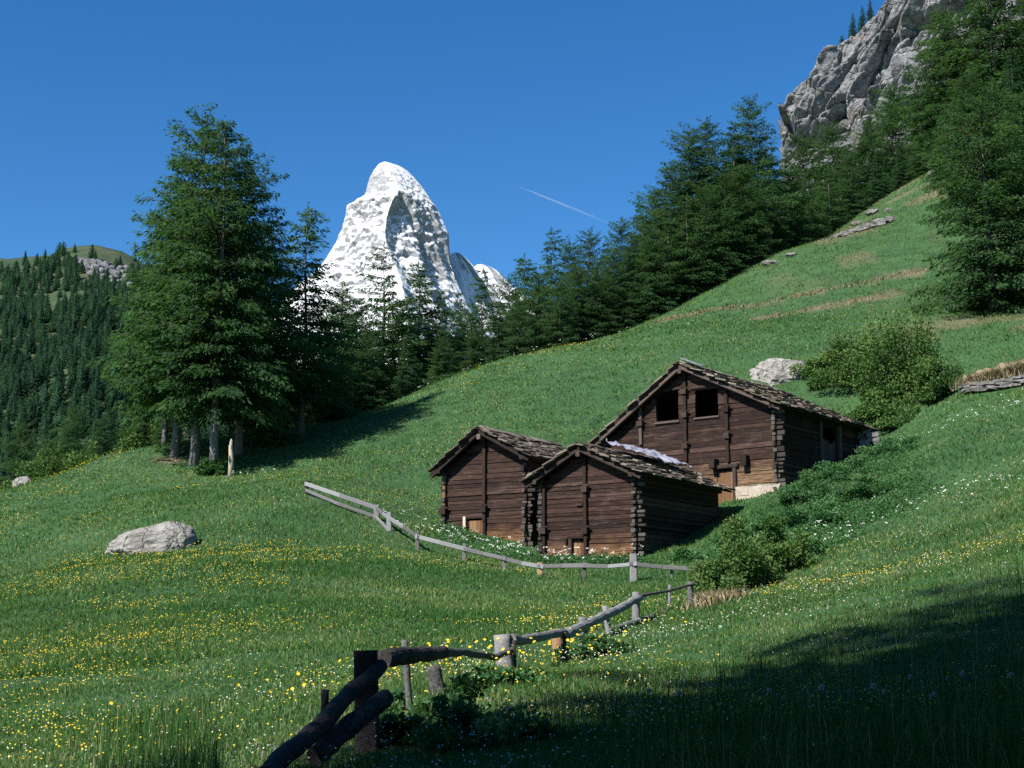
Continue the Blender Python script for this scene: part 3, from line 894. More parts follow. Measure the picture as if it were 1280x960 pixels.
FM = [np_mesh('distant_conifer', a, b, None, M['farneedles'], {'rnd': c}) for a, b, c in FT]
g = np.random.default_rng(77)
cand = []
us = g.uniform(-420, 330, 16000)
ss = g.uniform(0.02, 0.97, 16000) ** 0.85
pts = hill_pt(us, ss)
keep = []
cell = {}
for i in range(len(us)):
    x, y, z = pts[i]
    u, s = us[i], ss[i]
    # open turf below the crest, the outcrop, clearings
    lim = 0.70 if u < 74 else 0.80
    lim += 0.05 * math.sin(u * 0.09) + 0.04 * math.sin(u * 0.23 + 1)
    if s > lim and g.random() > (0.05 if s > 0.9 else 0.3):
        continue
    if 88 < u < 152 and 0.74 < s < 0.97 and g.random() < 0.9:
        continue
    if vnoise(np.array([x]), np.array([y]), 0.018, 9)[0] > 0.84 and s > 0.3:
        continue
    kx, ky = int(x // 7.5), int(y // 9)
    if any((kx + a, ky + b) in cell and math.hypot(cell[(kx + a, ky + b)][0] - x, cell[(kx + a, ky + b)][1] - y) < 5.0 for a in (-1, 0, 1) for b in (-1, 0, 1)):
        continue
    cell[(kx, ky)] = (x, y)
    keep.append(i)
keep = np.array(keep)
# photo row at which each one stands, to find those in plain view
def rowcol(p):
    dz = p[:, 2] * math.cos(PITCH) - p[:, 1] * math.sin(PITCH)
    dy = p[:, 1] * math.cos(PITCH) + p[:, 2] * math.sin(PITCH)
    return 640 + F * p[:, 0] / dy, 480 - F * dz / dy
uc, vc = rowcol(pts[keep])
inview = (uc > 2) & (uc < 165) & (vc < 600)
order = np.argsort(np.where(inview, pts[keep][:, 1], 1e9))
ind = [keep[i] for i in order if inview[i]][:225]
rest = [i for i in keep if i not in set(ind)]
for n, i in enumerate(ind):
    x, y, z = pts[i]
    near = y < 640
    o = link('distant_conifer', FM[n % 5], None, 'dark conifer in the dense wood low on the far left hillside' if near else 'small dark conifer in the dense wood high on the far left hillside',
         'tree', 'conifers low on the far hillside' if near else 'conifers high on the far hillside', None, (x, y, z), g.uniform(0, 6.28), g.choice([0.45, 0.6, 0.72, 0.85, 1.0]) * g.uniform(0.88, 1.12))
V_, Q_, C_ = [], [], []
b0 = 0
for n, i in enumerate(rest):
    a, b, c = FT[n % 5]
    m = len(b)
    an, s = g.uniform(0, 6.28), g.choice([0.45, 0.6, 0.72, 0.85, 1.0]) * g.uniform(0.88, 1.12)
    ca, sa = math.cos(an) * s, math.sin(an) * s
    q = np.stack([a[:, 0] * ca - a[:, 1] * sa, a[:, 0] * sa + a[:, 1] * ca, a[:, 2] * s], 1) + pts[i]
    V_.append(q); Q_.append(b + b0); C_.append(np.clip(c * g.uniform(0.35, 1.7), 0, 1))
    b0 += len(a)
link('far_woods', np_mesh('far_woods', np.concatenate(V_), np.concatenate(Q_), None, M['farneedles'], {'rnd': np.concatenate(C_)}), kind='stuff',
     label='dense dark conifer wood covering the far left hillside', cat='woods')
print('FAR', len(ind), len(rest))
# larger trees and scrub between the meadow edge and the far hill
for k, (u, v_, Y, kind, lab) in enumerate([(30, 528, 260, 'dome', 'rounded tree down in the valley at the left edge'), (92, 510, 300, 'dome', 'broad rounded tree in the valley left of the big clump'), (130, 520, 280, 'full', 'rounded tree in the valley close left of the big clump'),
                          (-30, 545, 240, 'full', 'valley tree cut by the left edge'), (60, 548, 200, 'dome', 'lower leafy tree just beyond the left meadow edge')]):
    p = P(u, v_, Y)
    b = P(u, v_ + 16 * F / Y * 0.95, Y)
    tree(kind, p.x, Y, lab, 'valley trees', top=p.z, z=b.z, wide=1.15)

# outcrop below the far crest
vs, qs, rr = [], [], []
for k in range(110):
    while True:
        u, s = random.uniform(88, 156), random.uniform(0.72, 0.99)
        c0 = hill_pt([u], [s])[0]
        pu, pv = rowcol(np.array([c0]))
        pv = pv[0]
        if 326 + (u - 88) * 0.22 < pv < 332 + (u - 88) * 0.75:
            break
    hh = random.uniform(2, 5.5)
    ww = random.uniform(2.5, 6)
    n1_, n2_ = 6, 5
    b0 = len(vs)
    for i in range(n2_ + 1):
        th = math.pi * i / n2_
        for j in range(n1_):
            ph = 6.283 * j / n1_ + k
            q = Vector((math.sin(th) * math.cos(ph) * ww, math.sin(th) * math.sin(ph) * ww * 0.7, math.cos(th) * hh * 0.8)) * random.uniform(0.75, 1.2)
            vs.append((c0[0] + q.x, c0[1] + q.y, c0[2] + q.z + 2))
    for i in range(n2_):
        for j in range(n1_):
            qs.append((b0 + i * n1_ + j, b0 + (i + 1) * n1_ + j, b0 + (i + 1) * n1_ + (j + 1) % n1_, b0 + i * n1_ + (j + 1) % n1_))
link('rock_outcrop', np_mesh('rock_outcrop', vs, qs, None, stone('outcrop_stone', [(0.3, (0.05, 0.05, 0.055)), (0.5, (0.15, 0.15, 0.155)), (0.7, (0.28, 0.28, 0.28))], 0.1, 1.0, 2.0, 0.4)),
     label='grey rock outcrop just below the far left hilltop', cat='rock')
# ------------------------------------------------------------------ barns
class Barn:
    def __init__(s, corner, a, label, name='log_barn'):
        s.K = P(*corner)
        s.a = R(a)
        s.X = Vector((math.cos(s.a), -math.sin(s.a), 0))
        s.D = Vector((math.sin(s.a), math.cos(s.a), 0))
        s.root = link(name, None, None, label, 'barn', 'sunburnt log barns', None, s.K, -s.a)
    def ray(s, u, v):
        return P(u, v, 1.0)
    def g(s, u, v, off=0.0):
        """point of the gable plane seen at (u, v): local x (right is +, corner 0) and z"""
        r = s.ray(u, v)
        k = (s.K - s.D * off).dot(s.D) / r.dot(s.D)
        p = r * k - s.K
        return p.dot(s.X), p.z
    def sd(s, u, v):
        r = s.ray(u, v)
        k = s.K.dot(s.X) / r.dot(s.X)
        p = r * k - s.K
        return p.dot(s.D), p.z
    def part(s, name, mb, mat, parent=None, smooth=False):
        return link(name, mb.mesh(name, mat, smooth), parent or s.root)

def log_walls(b, w, dep, heR, heL, xr, zr, ch, openings, side_open, mat, mat_low=None, zlow=-1.2):
    """horizontal squared logs: gable front and back, right and left side, ends crossing at the corners"""
    th = 0.15
    random.seed(int(w * 100))
    def xlim(z):
        l = -w if z <= heL else -w + (z - heL) / (zr - heL) * (xr + w)
        r = 0.0 if z <= heR else xr * (z - heR) / (zr - heR)
        return l, r
    front, back, left, right, ends, ends2 = MB(), MB(), MB(), MB(), MB(), MB()
    z0 = zlow
    hh = 0.0
    while z0 < zr:
        z0 = z0 + hh + random.uniform(0.0, 0.014)
        hh = ch * random.uniform(0.72, 1.32)
        z1 = z0 + hh
        l, r = xlim(z0 + hh * 0.75)
        if r - l < 0.25:
            continue
        segs = [(l, r)]
        for (ox0, ox1, oz0, oz1) in openings:
            if z1 > oz0 + ch * 0.4 and z0 < oz1 - ch * 0.4:
                nsg = []
                for p, q in segs:
                    if ox0 > p:
                        nsg.append((p, min(q, ox0)))
                    if ox1 < q:
                        nsg.append((max(p, ox1), q))
                segs = [x for x in nsg if x[1] - x[0] > 0.05]
        rn = random.random()
        for p, q in segs:
            y = random.uniform(-0.02, 0.02)
            # a log in two or three lengths, each a little out of line
            front.beam((p, th / 2 + y, z0 + hh / 2 + random.uniform(-0.02, 0.02)), (q, th / 2 + y, z0 + hh / 2 + random.uniform(-0.02, 0.02)), th + random.uniform(-0.03, 0.03), hh, ch=random.uniform(0.04, 0.12), rnd=rn * 0.75 + random.random() * 0.25)
        back.beam((l, dep - th / 2, z0 + hh / 2), (r, dep - th / 2, z0 + hh / 2), th, hh, ch=0.13)
        if z1 < max(heR, heL) + 0.1:
            for sx, he, mb in ((0.0, heR, right), (-w, heL, left)):
                if z1 > he + 0.12:
                    continue
                zz = z0 + ch * 0.5
                sg = [(0.16, dep - 0.16)]
                if mb is right:
                    for (oy0, oy1, oz0, oz1) in side_open:
                        if zz + hh / 2 > oz0 and zz - hh / 2 < oz1:
                            nsg = []
                            for p, q in sg:
                                if oy0 > p: nsg.append((p, min(q, oy0)))
                                if oy1 < q: nsg.append((max(p, oy1), q))
                            sg = nsg
                xx = sx + (-th / 2 if mb is right else th / 2)
                for p, q in sg:
                    mb.beam((xx + random.uniform(-0.015, 0.015), p, zz), (xx, q, zz), th, hh, ch=0.13)
                # log ends standing out beyond the corner
                if zz < he:
                    (ends if mb is right else ends2).beam((xx + random.uniform(-0.02, 0.02), 0.155, zz), (xx + random.uniform(-0.02, 0.02), -random.uniform(0.06, 0.30), zz), th * random.uniform(0.8, 1.5), hh * random.uniform(0.6, 0.95), ch=0.14)
                    if mb is right:
                        ends.beam((0.0, th / 2, z0 + hh / 2), (random.uniform(0.10, 0.42), th / 2, z0 + hh / 2), th * random.uniform(0.8, 1.2), hh * random.uniform(0.6, 0.95), ch=0.14)
                    else:
                        ends2.beam((-w, th / 2, z0 + hh / 2), (-w - random.uniform(0.10, 0.22), th / 2, z0 + hh / 2), th * 1.05, hh * 0.8, ch=0.14)
    b.part('gable_wall', front, mat)
    b.part('back_wall', back, mat)
    b.part('side_wall', right, M['logs'])
    b.part('side_wall', left, M['logs'])
    b.part('corner_logs', ends, M['endgrain'])
    b.part('corner_logs', ends2, M['endgrain'])

def slab_roof(b, w, dep, heR, heL, xr, zr, fo, bo, eoR, eoL, row=0.27, lift=0.16, rag=0.06, barge='post'):
    """two slopes of heavy stone slabs on boarding; fo/bo overhang front/back, eoR/eoL at the eaves"""
    deck, slabs, rid = MB(), MB(), MB()
    y0, y1 = -fo, dep + bo
    for side in (0, 1):
        if side == 0:
            tip = Vector((eoR, 0, heR + (zr - heR) / xr * (-0) ))
            dirx = Vector((0 - xr, 0, heR - zr)).normalized()
            length = (Vector((0 - xr, 0, heR - zr))).length + eoR
        else:
            dirx = Vector((-w - xr, 0, heL - zr)).normalized()
            length = (Vector((-w - xr, 0, heL - zr))).length + eoL
        nrm = Vector((-dirx.z, 0, dirx.x)) if side == 0 else Vector((dirx.z, 0, -dirx.x))
        if nrm.z < 0:
            nrm = -nrm
        top = Vector((xr, 0, zr)) + nrm * lift
        yv = Vector((0, 1, 0))
        # boarding
        nb = int((y1 - y0) / 0.4)
        for k in range(nb):
            ya, yb = y0 + 0.05 + (y1 - y0 - 0.1) * k / nb, y0 + 0.05 + (y1 - y0 - 0.1) * (k + 1) / nb - 0.012
            q = [top + yv * ya, top + yv * yb, top + dirx * (length - 0.06) + yv * yb, top + dirx * (length - 0.06) + yv * ya]
            deck.add([p - nrm * 0.07 for p in q] + q, [(0, 1, 2, 3), (7, 6, 5, 4), (0, 4, 5, 1), (1, 5, 6, 2), (2, 6, 7, 3), (3, 7, 4, 0)])
        nrow = int(length / row)
        for r_ in range(nrow + 1):
            s = length - r_ * row
            y = y0 - random.uniform(-0.04, 0.22)
            while y < y1:
                ln = random.uniform(0.32, 0.95)
                hgt = row * random.uniform(1.45, 2.1)
                tk = random.uniform(0.03, 0.085)
                ss = s + random.uniform(-rag, rag * 1.5)
                if r_ == 0:
                    ss += random.uniform(-0.03, 0.08)
                upper = max(ss - hgt, -0.05)
                tl = random.uniform(0.05, 0.10)       # the lower edge rides on the row below
                rot = random.uniform(-0.045, 0.045)
                jit = lambda: random.uniform(-0.025, 0.025)
                c0 = top + yv * y
                yb = min(y + ln, y1 + random.uniform(0, 0.15))
                l_ = yb - y
                lowA = c0 + dirx * (ss + jit()) + nrm * (tl + rot * 0.3)
                lowB = c0 + yv * l_ + dirx * (ss + jit()) + nrm * (tl - rot * 0.3)
                upA = c0 + yv * jit() + dirx * upper + nrm * 0.006
                upB = c0 + yv * (l_ + jit()) + dirx * upper + nrm * 0.006
                mid = c0 + yv * (l_ * random.uniform(0.3, 0.7)) + dirx * (ss + random.uniform(0.0, 0.06)) + nrm * tl
                bot = [lowA, mid, lowB, upB, upA]
                tp_ = [p + nrm * tk for p in bot]
                slabs.add(bot + tp_, [(0, 1, 2, 3, 4), (9, 8, 7, 6, 5)] + [(i, 5 + i, 5 + (i + 1) % 5, (i + 1) % 5) for i in range(5)])
                y += ln + random.uniform(-0.03, 0.02)
        # slabs capping the ridge
        y = y0
        while y < y1:
            ln = random.uniform(0.4, 0.9)
            q0 = top + nrm * random.uniform(0.09, 0.13) - dirx * 0.08
            q1 = q0 + dirx * random.uniform(0.32, 0.5)
            bot = [q0 + yv * y, q1 + yv * (y + random.uniform(-.03, .03)), q1 + yv * (y + ln), q0 + yv * (y + ln)]
            tp_ = [p + nrm * 0.05 for p in bot]
            slabs.add(bot + tp_, [(0, 1, 2, 3), (7, 6, 5, 4)] + [(i, 4 + i, 4 + (i + 1) % 4, (i + 1) % 4) for i in range(4)])
            y += ln
        # rafters carrying the front overhang
        bb = MB()
        h = 0.17
        yf = y0 + 0.13
        bb.beam(top + yv * yf - nrm * (0.075 + h / 2) - dirx * 0.02, top + yv * yf + dirx * (length - 0.04) - nrm * (0.075 + h / 2), 0.13, h, up=nrm)
        b.part('bargeboard', bb, M[barge])
    roof = b.part('roof', slabs, M['slate'])
    b.part('roof_boards', deck, M['post'], roof)
    rid.beam((xr, y0 + 0.04, zr - 0.20), (xr, y1, zr - 0.20), 0.2, 0.24)
    b.part('ridge_beam', rid, M['barge'])
    pl = MB()
    for sx, he in ((0, heR), (-w, heL)):
        pl.beam((sx, y0 + 0.06, he - 0.06), (sx, dep + 0.2, he - 0.06), 0.2, 0.2)
    b.part('eaves_beam', pl, M['post'])
    return roof

def clamp_post(b, x, z0, z1, blocks, wd=0.15, mat='post', y=-0.09):
    mb = MB()
    mb.beam((x, y, z0), (x + random.uniform(-.02, .02), y, z1), wd, 0.14, up=(0, 1, 0), ch=0.12)
    o = b.part('clamp_post', mb, M[mat])
    for zb in blocks:
        k = MB()
        k.box(x - wd * 0.95, x + wd * 0.95, y - 0.17, y + 0.06, zb - 0.13, zb + 0.13, jit=0.015)
        k.box(x - wd * 0.35, x + wd * 1.5, y - 0.13, y - 0.05, zb + 0.135, zb + 0.21, jit=0.015)
        b.part('wedge_block', k, M['post'], o)
    return o

def boards(mb, x0, x1, z0, z1, y, n, th=0.04):
    for i in range(n):
        a, c = x0 + (x1 - x0) * i / n, x0 + (x1 - x0) * (i + 1) / n - 0.008
        mb.box(a, c, y - th + random.uniform(-.006, .006), y, z0 + random.uniform(-.02, .02), z1 + random.uniform(-.02, .02))

# --- middle barn (nearest)
B = Barn((797, 697, 58), 33, 'nearest log barn, lower middle, with a pale sheet lying on its stone roof')
wB = -B.g(676, 690)[0]; heB = B.g(799, 592)[1]; heBL = B.g(676, 602)[1]
xrB, zrB = B.g(730, 563)
dB = B.sd(905, 640)[0]
print('B', wB, heB, heBL, xrB, zrB, dB)
dB = min(dB, 8.0)
dx0, dz0 = B.g(716, 690); dx1, dz1 = B.g(735, 673)
log_walls(B, wB, dB, heB, heBL, xrB, zrB, 0.18, [(dx0, dx1, dz0 - 0.6, dz1)], [], M['logs'])
roofB = slab_roof(B, wB, dB, heB, heBL, xrB, zrB, 0.6, 0.5, 0.55, 0.55)
x_, z_ = B.g(733, 612)
clamp_post(B, x_, B.g(734, 693)[1] - 0.3, B.g(731, 572)[1], [z_, B.g(735, 664)[1]])
clamp_post(B, B.g(681, 640)[0], B.g(681, 690)[1] - 0.4, B.g(681, 606)[1], [B.g(681, 664)[1]], 0.17)
m = MB(); boards(m, dx0 + 0.03, dx1 - 0.03, dz0 - 0.6, dz1 - 0.06, 0.10, 4)
dr = B.part('door', m, M['door'])
m = MB(); m.beam((dx0 - 0.08, -0.05, dz0 - 0.7), (dx0 - 0.08, -0.05, dz1 + 0.1), 0.16, 0.13, up=(0, 1, 0)); m.beam((dx0 - 0.2, -0.07, dz1 + 0.06), (dx1 + 0.05, -0.07, dz1 + 0.06), 0.12, 0.14)
B.part('door_frame', m, M['post'], dr)
m = MB(); xx, zz = B.g(726, 631); m.box(xx - 0.2, xx + 0.12, -0.1, 0.0, zz - 0.04, zz + 0.05); B.part('peg', m, M['post']); m = MB(); xx, zz = B.g(708, 676); m.box(xx - 0.06, xx + 0.06, -0.1, 0.0, zz - 0.1, zz + 0.1)
B.part('peg', m, M['post'])

# --- left barn
A = Barn((659, 680, 62), 31, 'leftmost log barn, with a small plank door beside a pale post')
wA = -A.g(555, 656)[0]; heA = A.g(658.6, 571)[1]; heAL = A.g(555, 589)[1]
xrA, zrA = A.g(606, 542)
print('A', wA, heA, heAL, xrA, zrA)
dA = 6.0
dx0, dz0 = A.g(586, 683); dx1, dz1 = A.g(605, 647)
log_walls(A, wA, dA, heA, heAL, xrA, zrA, 0.18, [(dx0, dx1, dz0 - 0.6, dz1)], [], M['logs'])
slab_roof(A, wA, dA, heA, heAL, xrA, zrA, 0.6, 0.4, 0.45, 0.5)
x_, z_ = A.g(606.5, 637)
clamp_post(A, x_, A.g(607, 652)[1], A.g(606, 548)[1], [z_], 0.15)
clamp_post(A, A.g(556, 640)[0] + 0.02, A.g(556, 636)[1], A.g(556, 592)[1], [], 0.16, 'door')
clamp_post(A, A.g(556, 640)[0], A.g(556, 660)[1] - 0.5, A.g(556, 636)[1], [A.g(556, 640)[1]], 0.19)
m = MB(); boards(m, dx0 + 0.02, dx1 - 0.02, dz0 - 0.5, dz1 - 0.1, 0.06, 4)
dr = A.part('door', m, M['door'])
m = MB(); m.beam((dx1 + 0.06, -0.06, dz0 - 0.5), (dx1 + 0.06, -0.06, dz1 + 0.1), 0.14, 0.12, up=(0, 1, 0)); m.beam((dx0 - 0.05, -0.03, dz1 + 0.02), (dx1 + 0.15, -0.03, dz1 + 0.02), 0.11, 0.12)
A.part('door_frame', m, M['post'], dr)
m = MB(); xx, zz = A.g(582.5, 646); m.beam((xx, -0.12, dz0 - 0.5), (xx, -0.12, zz), 0.15, 0.10, up=(0, 1, 0))
A.part('door_post', m, M['pale_post'], dr)

# --- upper barn
C = Barn((973, 612, 66), 38, 'largest log barn, upper right, with two dark openings in its gable')
wC = -C.g(757, 600)[0]; heC = C.g(965, 508)[1]
xrC, zrC = C.g(856, 461)
heCL = zrC - (zrC - heC) * (wC + xrC) / (-xrC) * 1.0
heCL = min(heCL, C.g(757, 552)[1])
dC, _ = C.sd(1080, 548)
print('C', wC, heC, heCL, xrC, zrC, dC)
dC = min(max(dC, 7), 14)
wins = []
for (ua, ub, va, vb) in ((820, 848, 488, 529), (869, 897.5, 483.5, 523)):
    xa, za = C.g((ua), (va + vb) / 2 + 3); xb, zb = C.g(ub, (va + vb) / 2 - 3)
    zt = (C.g(ua, va + 3)[1] + C.g(ub, va)[1]) / 2; zl = (C.g(ua, vb)[1] + C.g(ub, vb - 4)[1]) / 2
    wins.append((xa, xb, zl, zt))
doorC = (C.g(896, 600)[0], C.g(917, 600)[0], C.g(906, 622)[1] - 0.6, C.g(906, 588)[1])
sa, sb = C.sd(1026, 545)[0], C.sd(1045, 545)[0]
sz0, sz1 = C.sd(1030, 575)[1], C.sd(1032, 536)[1]
log_walls(C, wC, dC, heC, heCL, xrC, zrC, 0.21, wins + [doorC], [(sa, sb, sz0, sz1)], M['logs_pale'])
slab_roof(C, wC, dC, heC, heCL, xrC, zrC, 0.6, 0.5, 0.55, 0.6, 0.29, barge='barge')
for (xa, xb, za, zb) in wins:
    m = MB()
    m.beam((xa - 0.06, -0.02, za - 0.05), (xb + 0.06, -0.02, za - 0.05), 0.14, 0.1)
    C.part('window_sill', m, M['barge'])
    m = MB()
    m.beam((xa - 0.25, 0.0, zb + 0.06), (xb + 0.2, 0.0, zb + 0.09), 0.17, 0.15)
    C.part('lintel', m, M['post'])
for u, v0, v1, bl, mt in ((802, 556, 503, (530,), 'barge'), (857.5, 577, 464, (490, 519, 558), 'post'), (910, 578, 487, (512, 545), 'post')):
    clamp_post(C, C.g(u, (v0 + v1) / 2)[0], C.g(u, v0)[1], C.g(u, v1)[1], [C.g(u, q)[1] for q in bl], 0.17, mt)
for u, v_ in ((895, 580), (934, 576)):
    m = MB()
    x_, z_ = C.g(u, v_)
    m.box(x_ - 0.17, x_ + 0.15, -0.42, 0.05, z_ - 0.24, z_ + 0.22, jit=0.02)
    C.part('bracket', m, M['post'])
m = MB()
x_, z_ = C.g(907, 584)
m.beam((x_ - 0.6, -0.1, z_), (x_ + 0.75, -0.1, z_ + 0.04), 0.16, 0.2)
C.part('door_lintel', m, M['post'])
m = MB(); boards(m, doorC[0] + 0.02, doorC[1] - 0.02, doorC[2], doorC[3] - 0.03, 0.08, 5)
dr = C.part('door', m, M['door'])
m = MB(); m.beam((doorC[1] + 0.1, -0.08, doorC[2]), (doorC[1] + 0.1, -0.08, doorC[3] + 0.1), 0.2, 0.14, up=(0, 1, 0))
C.part('door_frame', m, M['post'], dr)
m = MB()
x0, z0 = C.g(921, 600)
zt = C.g(950, 606)[1]
k = 0
z = zt - 1.6
while z < zt:
    x = x0
    h = random.uniform(0.3, 0.5)
    while x < 0.1:
        l_ = random.uniform(0.5, 1.3)
        m.box(x, min(x + l_ - 0.004, 0.16), -0.12 - random.uniform(0, 0.05), 0.02, z, min(z + h - 0.004, zt + random.uniform(-.03, .03)), jit=0.02)
        x += l_
    z += h
C.part('stone_base', m, M['plaster'])
# side opening: grey boards leaning inside, frame posts
for yy in (sa - 0.08, sb + 0.08, (sa + sb) / 2 + 1.2):
    m = MB()
    m.beam((0.05, yy, sz0 - 0.8), (0.05, yy, heC - 0.2), 0.16, 0.16, up=(0, 1, 0))
    C.part('side_post', m, M['barge'])
m = MB()
for i in range(5):
    yy = sa + (sb - sa) * i / 5
    m.box(-0.1, -0.05, yy, yy + (sb - sa) / 5 - 0.02, sz0, sz0 + (sz1 - sz0) * random.uniform(0.55, 0.7))
C.part('side_door', m, M['barge'])

# --- sheets lying on the roofs
def sheet(corners, nx, ny, amp, label, off=0.16):
    a, b_, c_, d_ = [Vector(p) for p in corners]
    nrm = (b_ - a).cross(d_ - a).normalized()
    if nrm.z < 0:
        nrm = -nrm
    vs = []
    for i in range(nx):
        for j in range(ny):
            s, q = i / (nx - 1), j / (ny - 1)
            p = a.lerp(b_, s).lerp(d_.lerp(c_, s), q)
            f_ = mnoise.ridged_multi_fractal(Vector((s * 4 + q * 2.2, q * 1.6, 3.1)), 0.7, 2.2, 4, 1.0, 2.0)
            ragg = (mnoise.noise(Vector((s * 7, q * 5, 1.0)))) * 0.14
            vs.append(p + nrm * (off + amp * f_) + (b_ - a).normalized() * ragg * (1 if j in (0, ny - 1) else 0.3) + (d_ - a).normalized() * ragg)
    qs = [(i * ny + j, (i + 1) * ny + j, (i + 1) * ny + j + 1, i * ny + j + 1) for i in range(nx - 1) for j in range(ny - 1)]
    me = np_mesh('plastic_sheet', [tuple(p) for p in vs], qs, None, M['sheet'], None, True)
    o = link('plastic_sheet', me, None, label, 'plastic sheet')
    md = o.modifiers.new('thickness', 'SOLIDIFY')
    md.thickness = 0.012
    return o
def on_roof(b, xr, zr, he, t_, y, lift=0.24):
    """point on the right-hand slope: t_ 0 ridge .. 1 wall line"""
    q = Vector((xr * (1 - t_), y, zr + (he - zr) * t_))
    n = Vector((zr - he, 0, -xr)).normalized()
    q += n * lift
    return b.K + b.X * q.x + b.D * q.y + Vector((0, 0, q.z))
sheet([on_roof(B, xrB, zrB, heB, a_, y_) for a_, y_ in ((-0.06, 1.7), (-0.06, 6.3), (0.62, 6.7), (0.62, 3.1))], 60, 28, 0.15, 'crumpled pale grey plastic sheet on the roof of the nearest barn')
sheet([on_roof(C, xrC, zrC, heC, a_, y_) for a_, y_ in ((-0.04, -0.45), (-0.04, 0.5), (0.13, 0.6), (0.15, -0.5))], 14, 10, 0.03, 'small white plastic sheet over the ridge end of the largest barn')
# ------------------------------------------------------------------ near fence of logs
nf = link('log_fence', None, None, 'rough log fence of dark barked rails running down to the bottom edge', 'fence', None, None, P(545, 868, 12.5))
inv = -Vector(nf.location)
def L_(u, v_, Y):
    return P(u, v_, Y) + inv
def npost(u, vt, vb, Y, wpx, mat, lean=0.0, name='post', n=10, cut=0.0):
    m = MB()
    r = wpx / F * Y / 2
    p0, p1 = L_(u + lean, vb, Y), L_(u, vt, Y)
    dwn = (p0 - p1).normalized() * 0.45
    k = 7
    pts = [p0 + dwn] + [p0.lerp(p1, i / (k - 1)) for i in range(k)]
    m.tube(pts, [r * 1.1] + [r * (1.06 - 0.1 * i / (k - 1)) * random.uniform(0.94, 1.06) for i in range(k)], n, rough=0.07)
    o = link(name, m.mesh(name, M[mat], True), nf)
    return o
m = MB()
m.beam(L_(460, 960, 9.75), L_(457, 813, 9.75), 0.155, 0.14, up=(0, 1, 0.1), ch=0.1)
link('post', m.mesh('post', M['fence_dark']), nf)
npost(406, 862, 915, 9.3, 11, 'fence_dark', 1, 'stake', 6)
npost(505, 800, 900, 11.2, 9, 'fence_grey', 8, 'stake', 5)
npost(541, 832, 872, 12.4, 19, 'fence_grey', 8)
npost(627, 793, 846, 15.5, 22, 'fence_grey', 6)
npost(642.5, 800, 830, 15.3, 5, 'fence_dark', 1, 'stake', 6)
npost(696, 786, 826, 19, 15, 'fence_orange', 3)
npost(706, 790, 806, 18.7, 5, 'fence_dark', 0, 'stake', 6)
npost(728, 771, 804, 21.6, 12, 'fence_grey', 2)
npost(756, 757, 795, 23.6, 8, 'fence_grey', 5, 'stake', 6)
npost(795, 740, 782, 26.4, 10, 'fence_grey', 0)
npost(837, 731, 764, 29, 4, 'fence_grey', 0, 'stake', 6)
npost(863, 727, 760, 30.5, 8, 'fence_grey', 0)
def rail(pts, rad, mat, name='rail', n=12, rough=0.05, knots=0.12):
    """crooked pole through photo points with distances; rad in metres at each"""
    m = MB()
    Q, RR_ = [], []
    q = [L_(*p) for p in pts]
    sd = random.uniform(0, 99)
    L0 = 0.0
    for a in range(len(q) - 1):
        ns_ = max(8, int((q[a + 1] - q[a]).length / 0.045)) if rad[a] > 0.05 and pts[a][2] < 13 else 10
        ln_ = (q[a + 1] - q[a]).length
        for i in range(ns_):
            f_ = i / ns_
            t_ = L0 + ln_ * f_
            w_ = Vector((mnoise.noise(Vector((t_ * 2.1, sd, 0))), mnoise.noise(Vector((t_ * 2.1, sd, 5))), mnoise.noise(Vector((t_ * 2.1, sd, 9))))) * rad[a] * 0.45
            Q.append(q[a].lerp(q[a + 1], f_) + w_)
            RR_.append((rad[a] * (1 - f_) + rad[a + 1] * f_) * (1 + knots * (mnoise.noise(Vector((t_ * 7.0, sd, 2))) + 1.4 * max(0, mnoise.noise(Vector((t_ * 4.0, sd, 7))) - 0.35))))
        L0 += ln_
    Q.append(q[-1]); RR_.append(rad[-1] * 0.96)
    m.tube(Q, RR_, n, rough=rough)
    return link(name, m.mesh(name, M[mat], False), nf)
rail([(332, 968, 7.6), (400, 905, 8.6), (440, 864, 9.3), (476, 832, 9.8)], [0.056, 0.055, 0.053, 0.049], 'fence_dark', n=16)
rail([(396, 945, 8.5), (440, 905, 9.0), (482, 872, 9.5)], [0.062, 0.064, 0.06], 'fence_dark', n=16)
rail([(478, 826, 10.15), (505, 821, 10.9), (554, 816, 12.1)], [0.064, 0.068, 0.056], 'fence_dark', n=16, knots=0.2)
rail([(550, 815, 12.1), (580, 816, 13.3), (620, 821, 14.8), (641, 812, 15.4)], [0.045, 0.034, 0.034, 0.032], 'fence_grey')
rail([(640, 800, 15.5), (670, 797, 17.2), (706, 791, 19.1)], [0.055, 0.055, 0.055], 'fence_grey')
rail([(702, 796, 19.0), (730, 782, 21.4), (766, 765, 24.0), (800, 747, 26.5)], [0.08, 0.075, 0.072, 0.066], 'fence_grey')
rail([(797, 746, 26.4), (832, 739, 28.6), (868, 730, 30.7)], [0.032, 0.03, 0.026], 'fence_dark')
rail([(764, 788, 24.3), (800, 776, 26.4), (835, 765, 28.6), (872, 752, 30.7)], [0.062, 0.06, 0.055, 0.05], 'fence_grey')

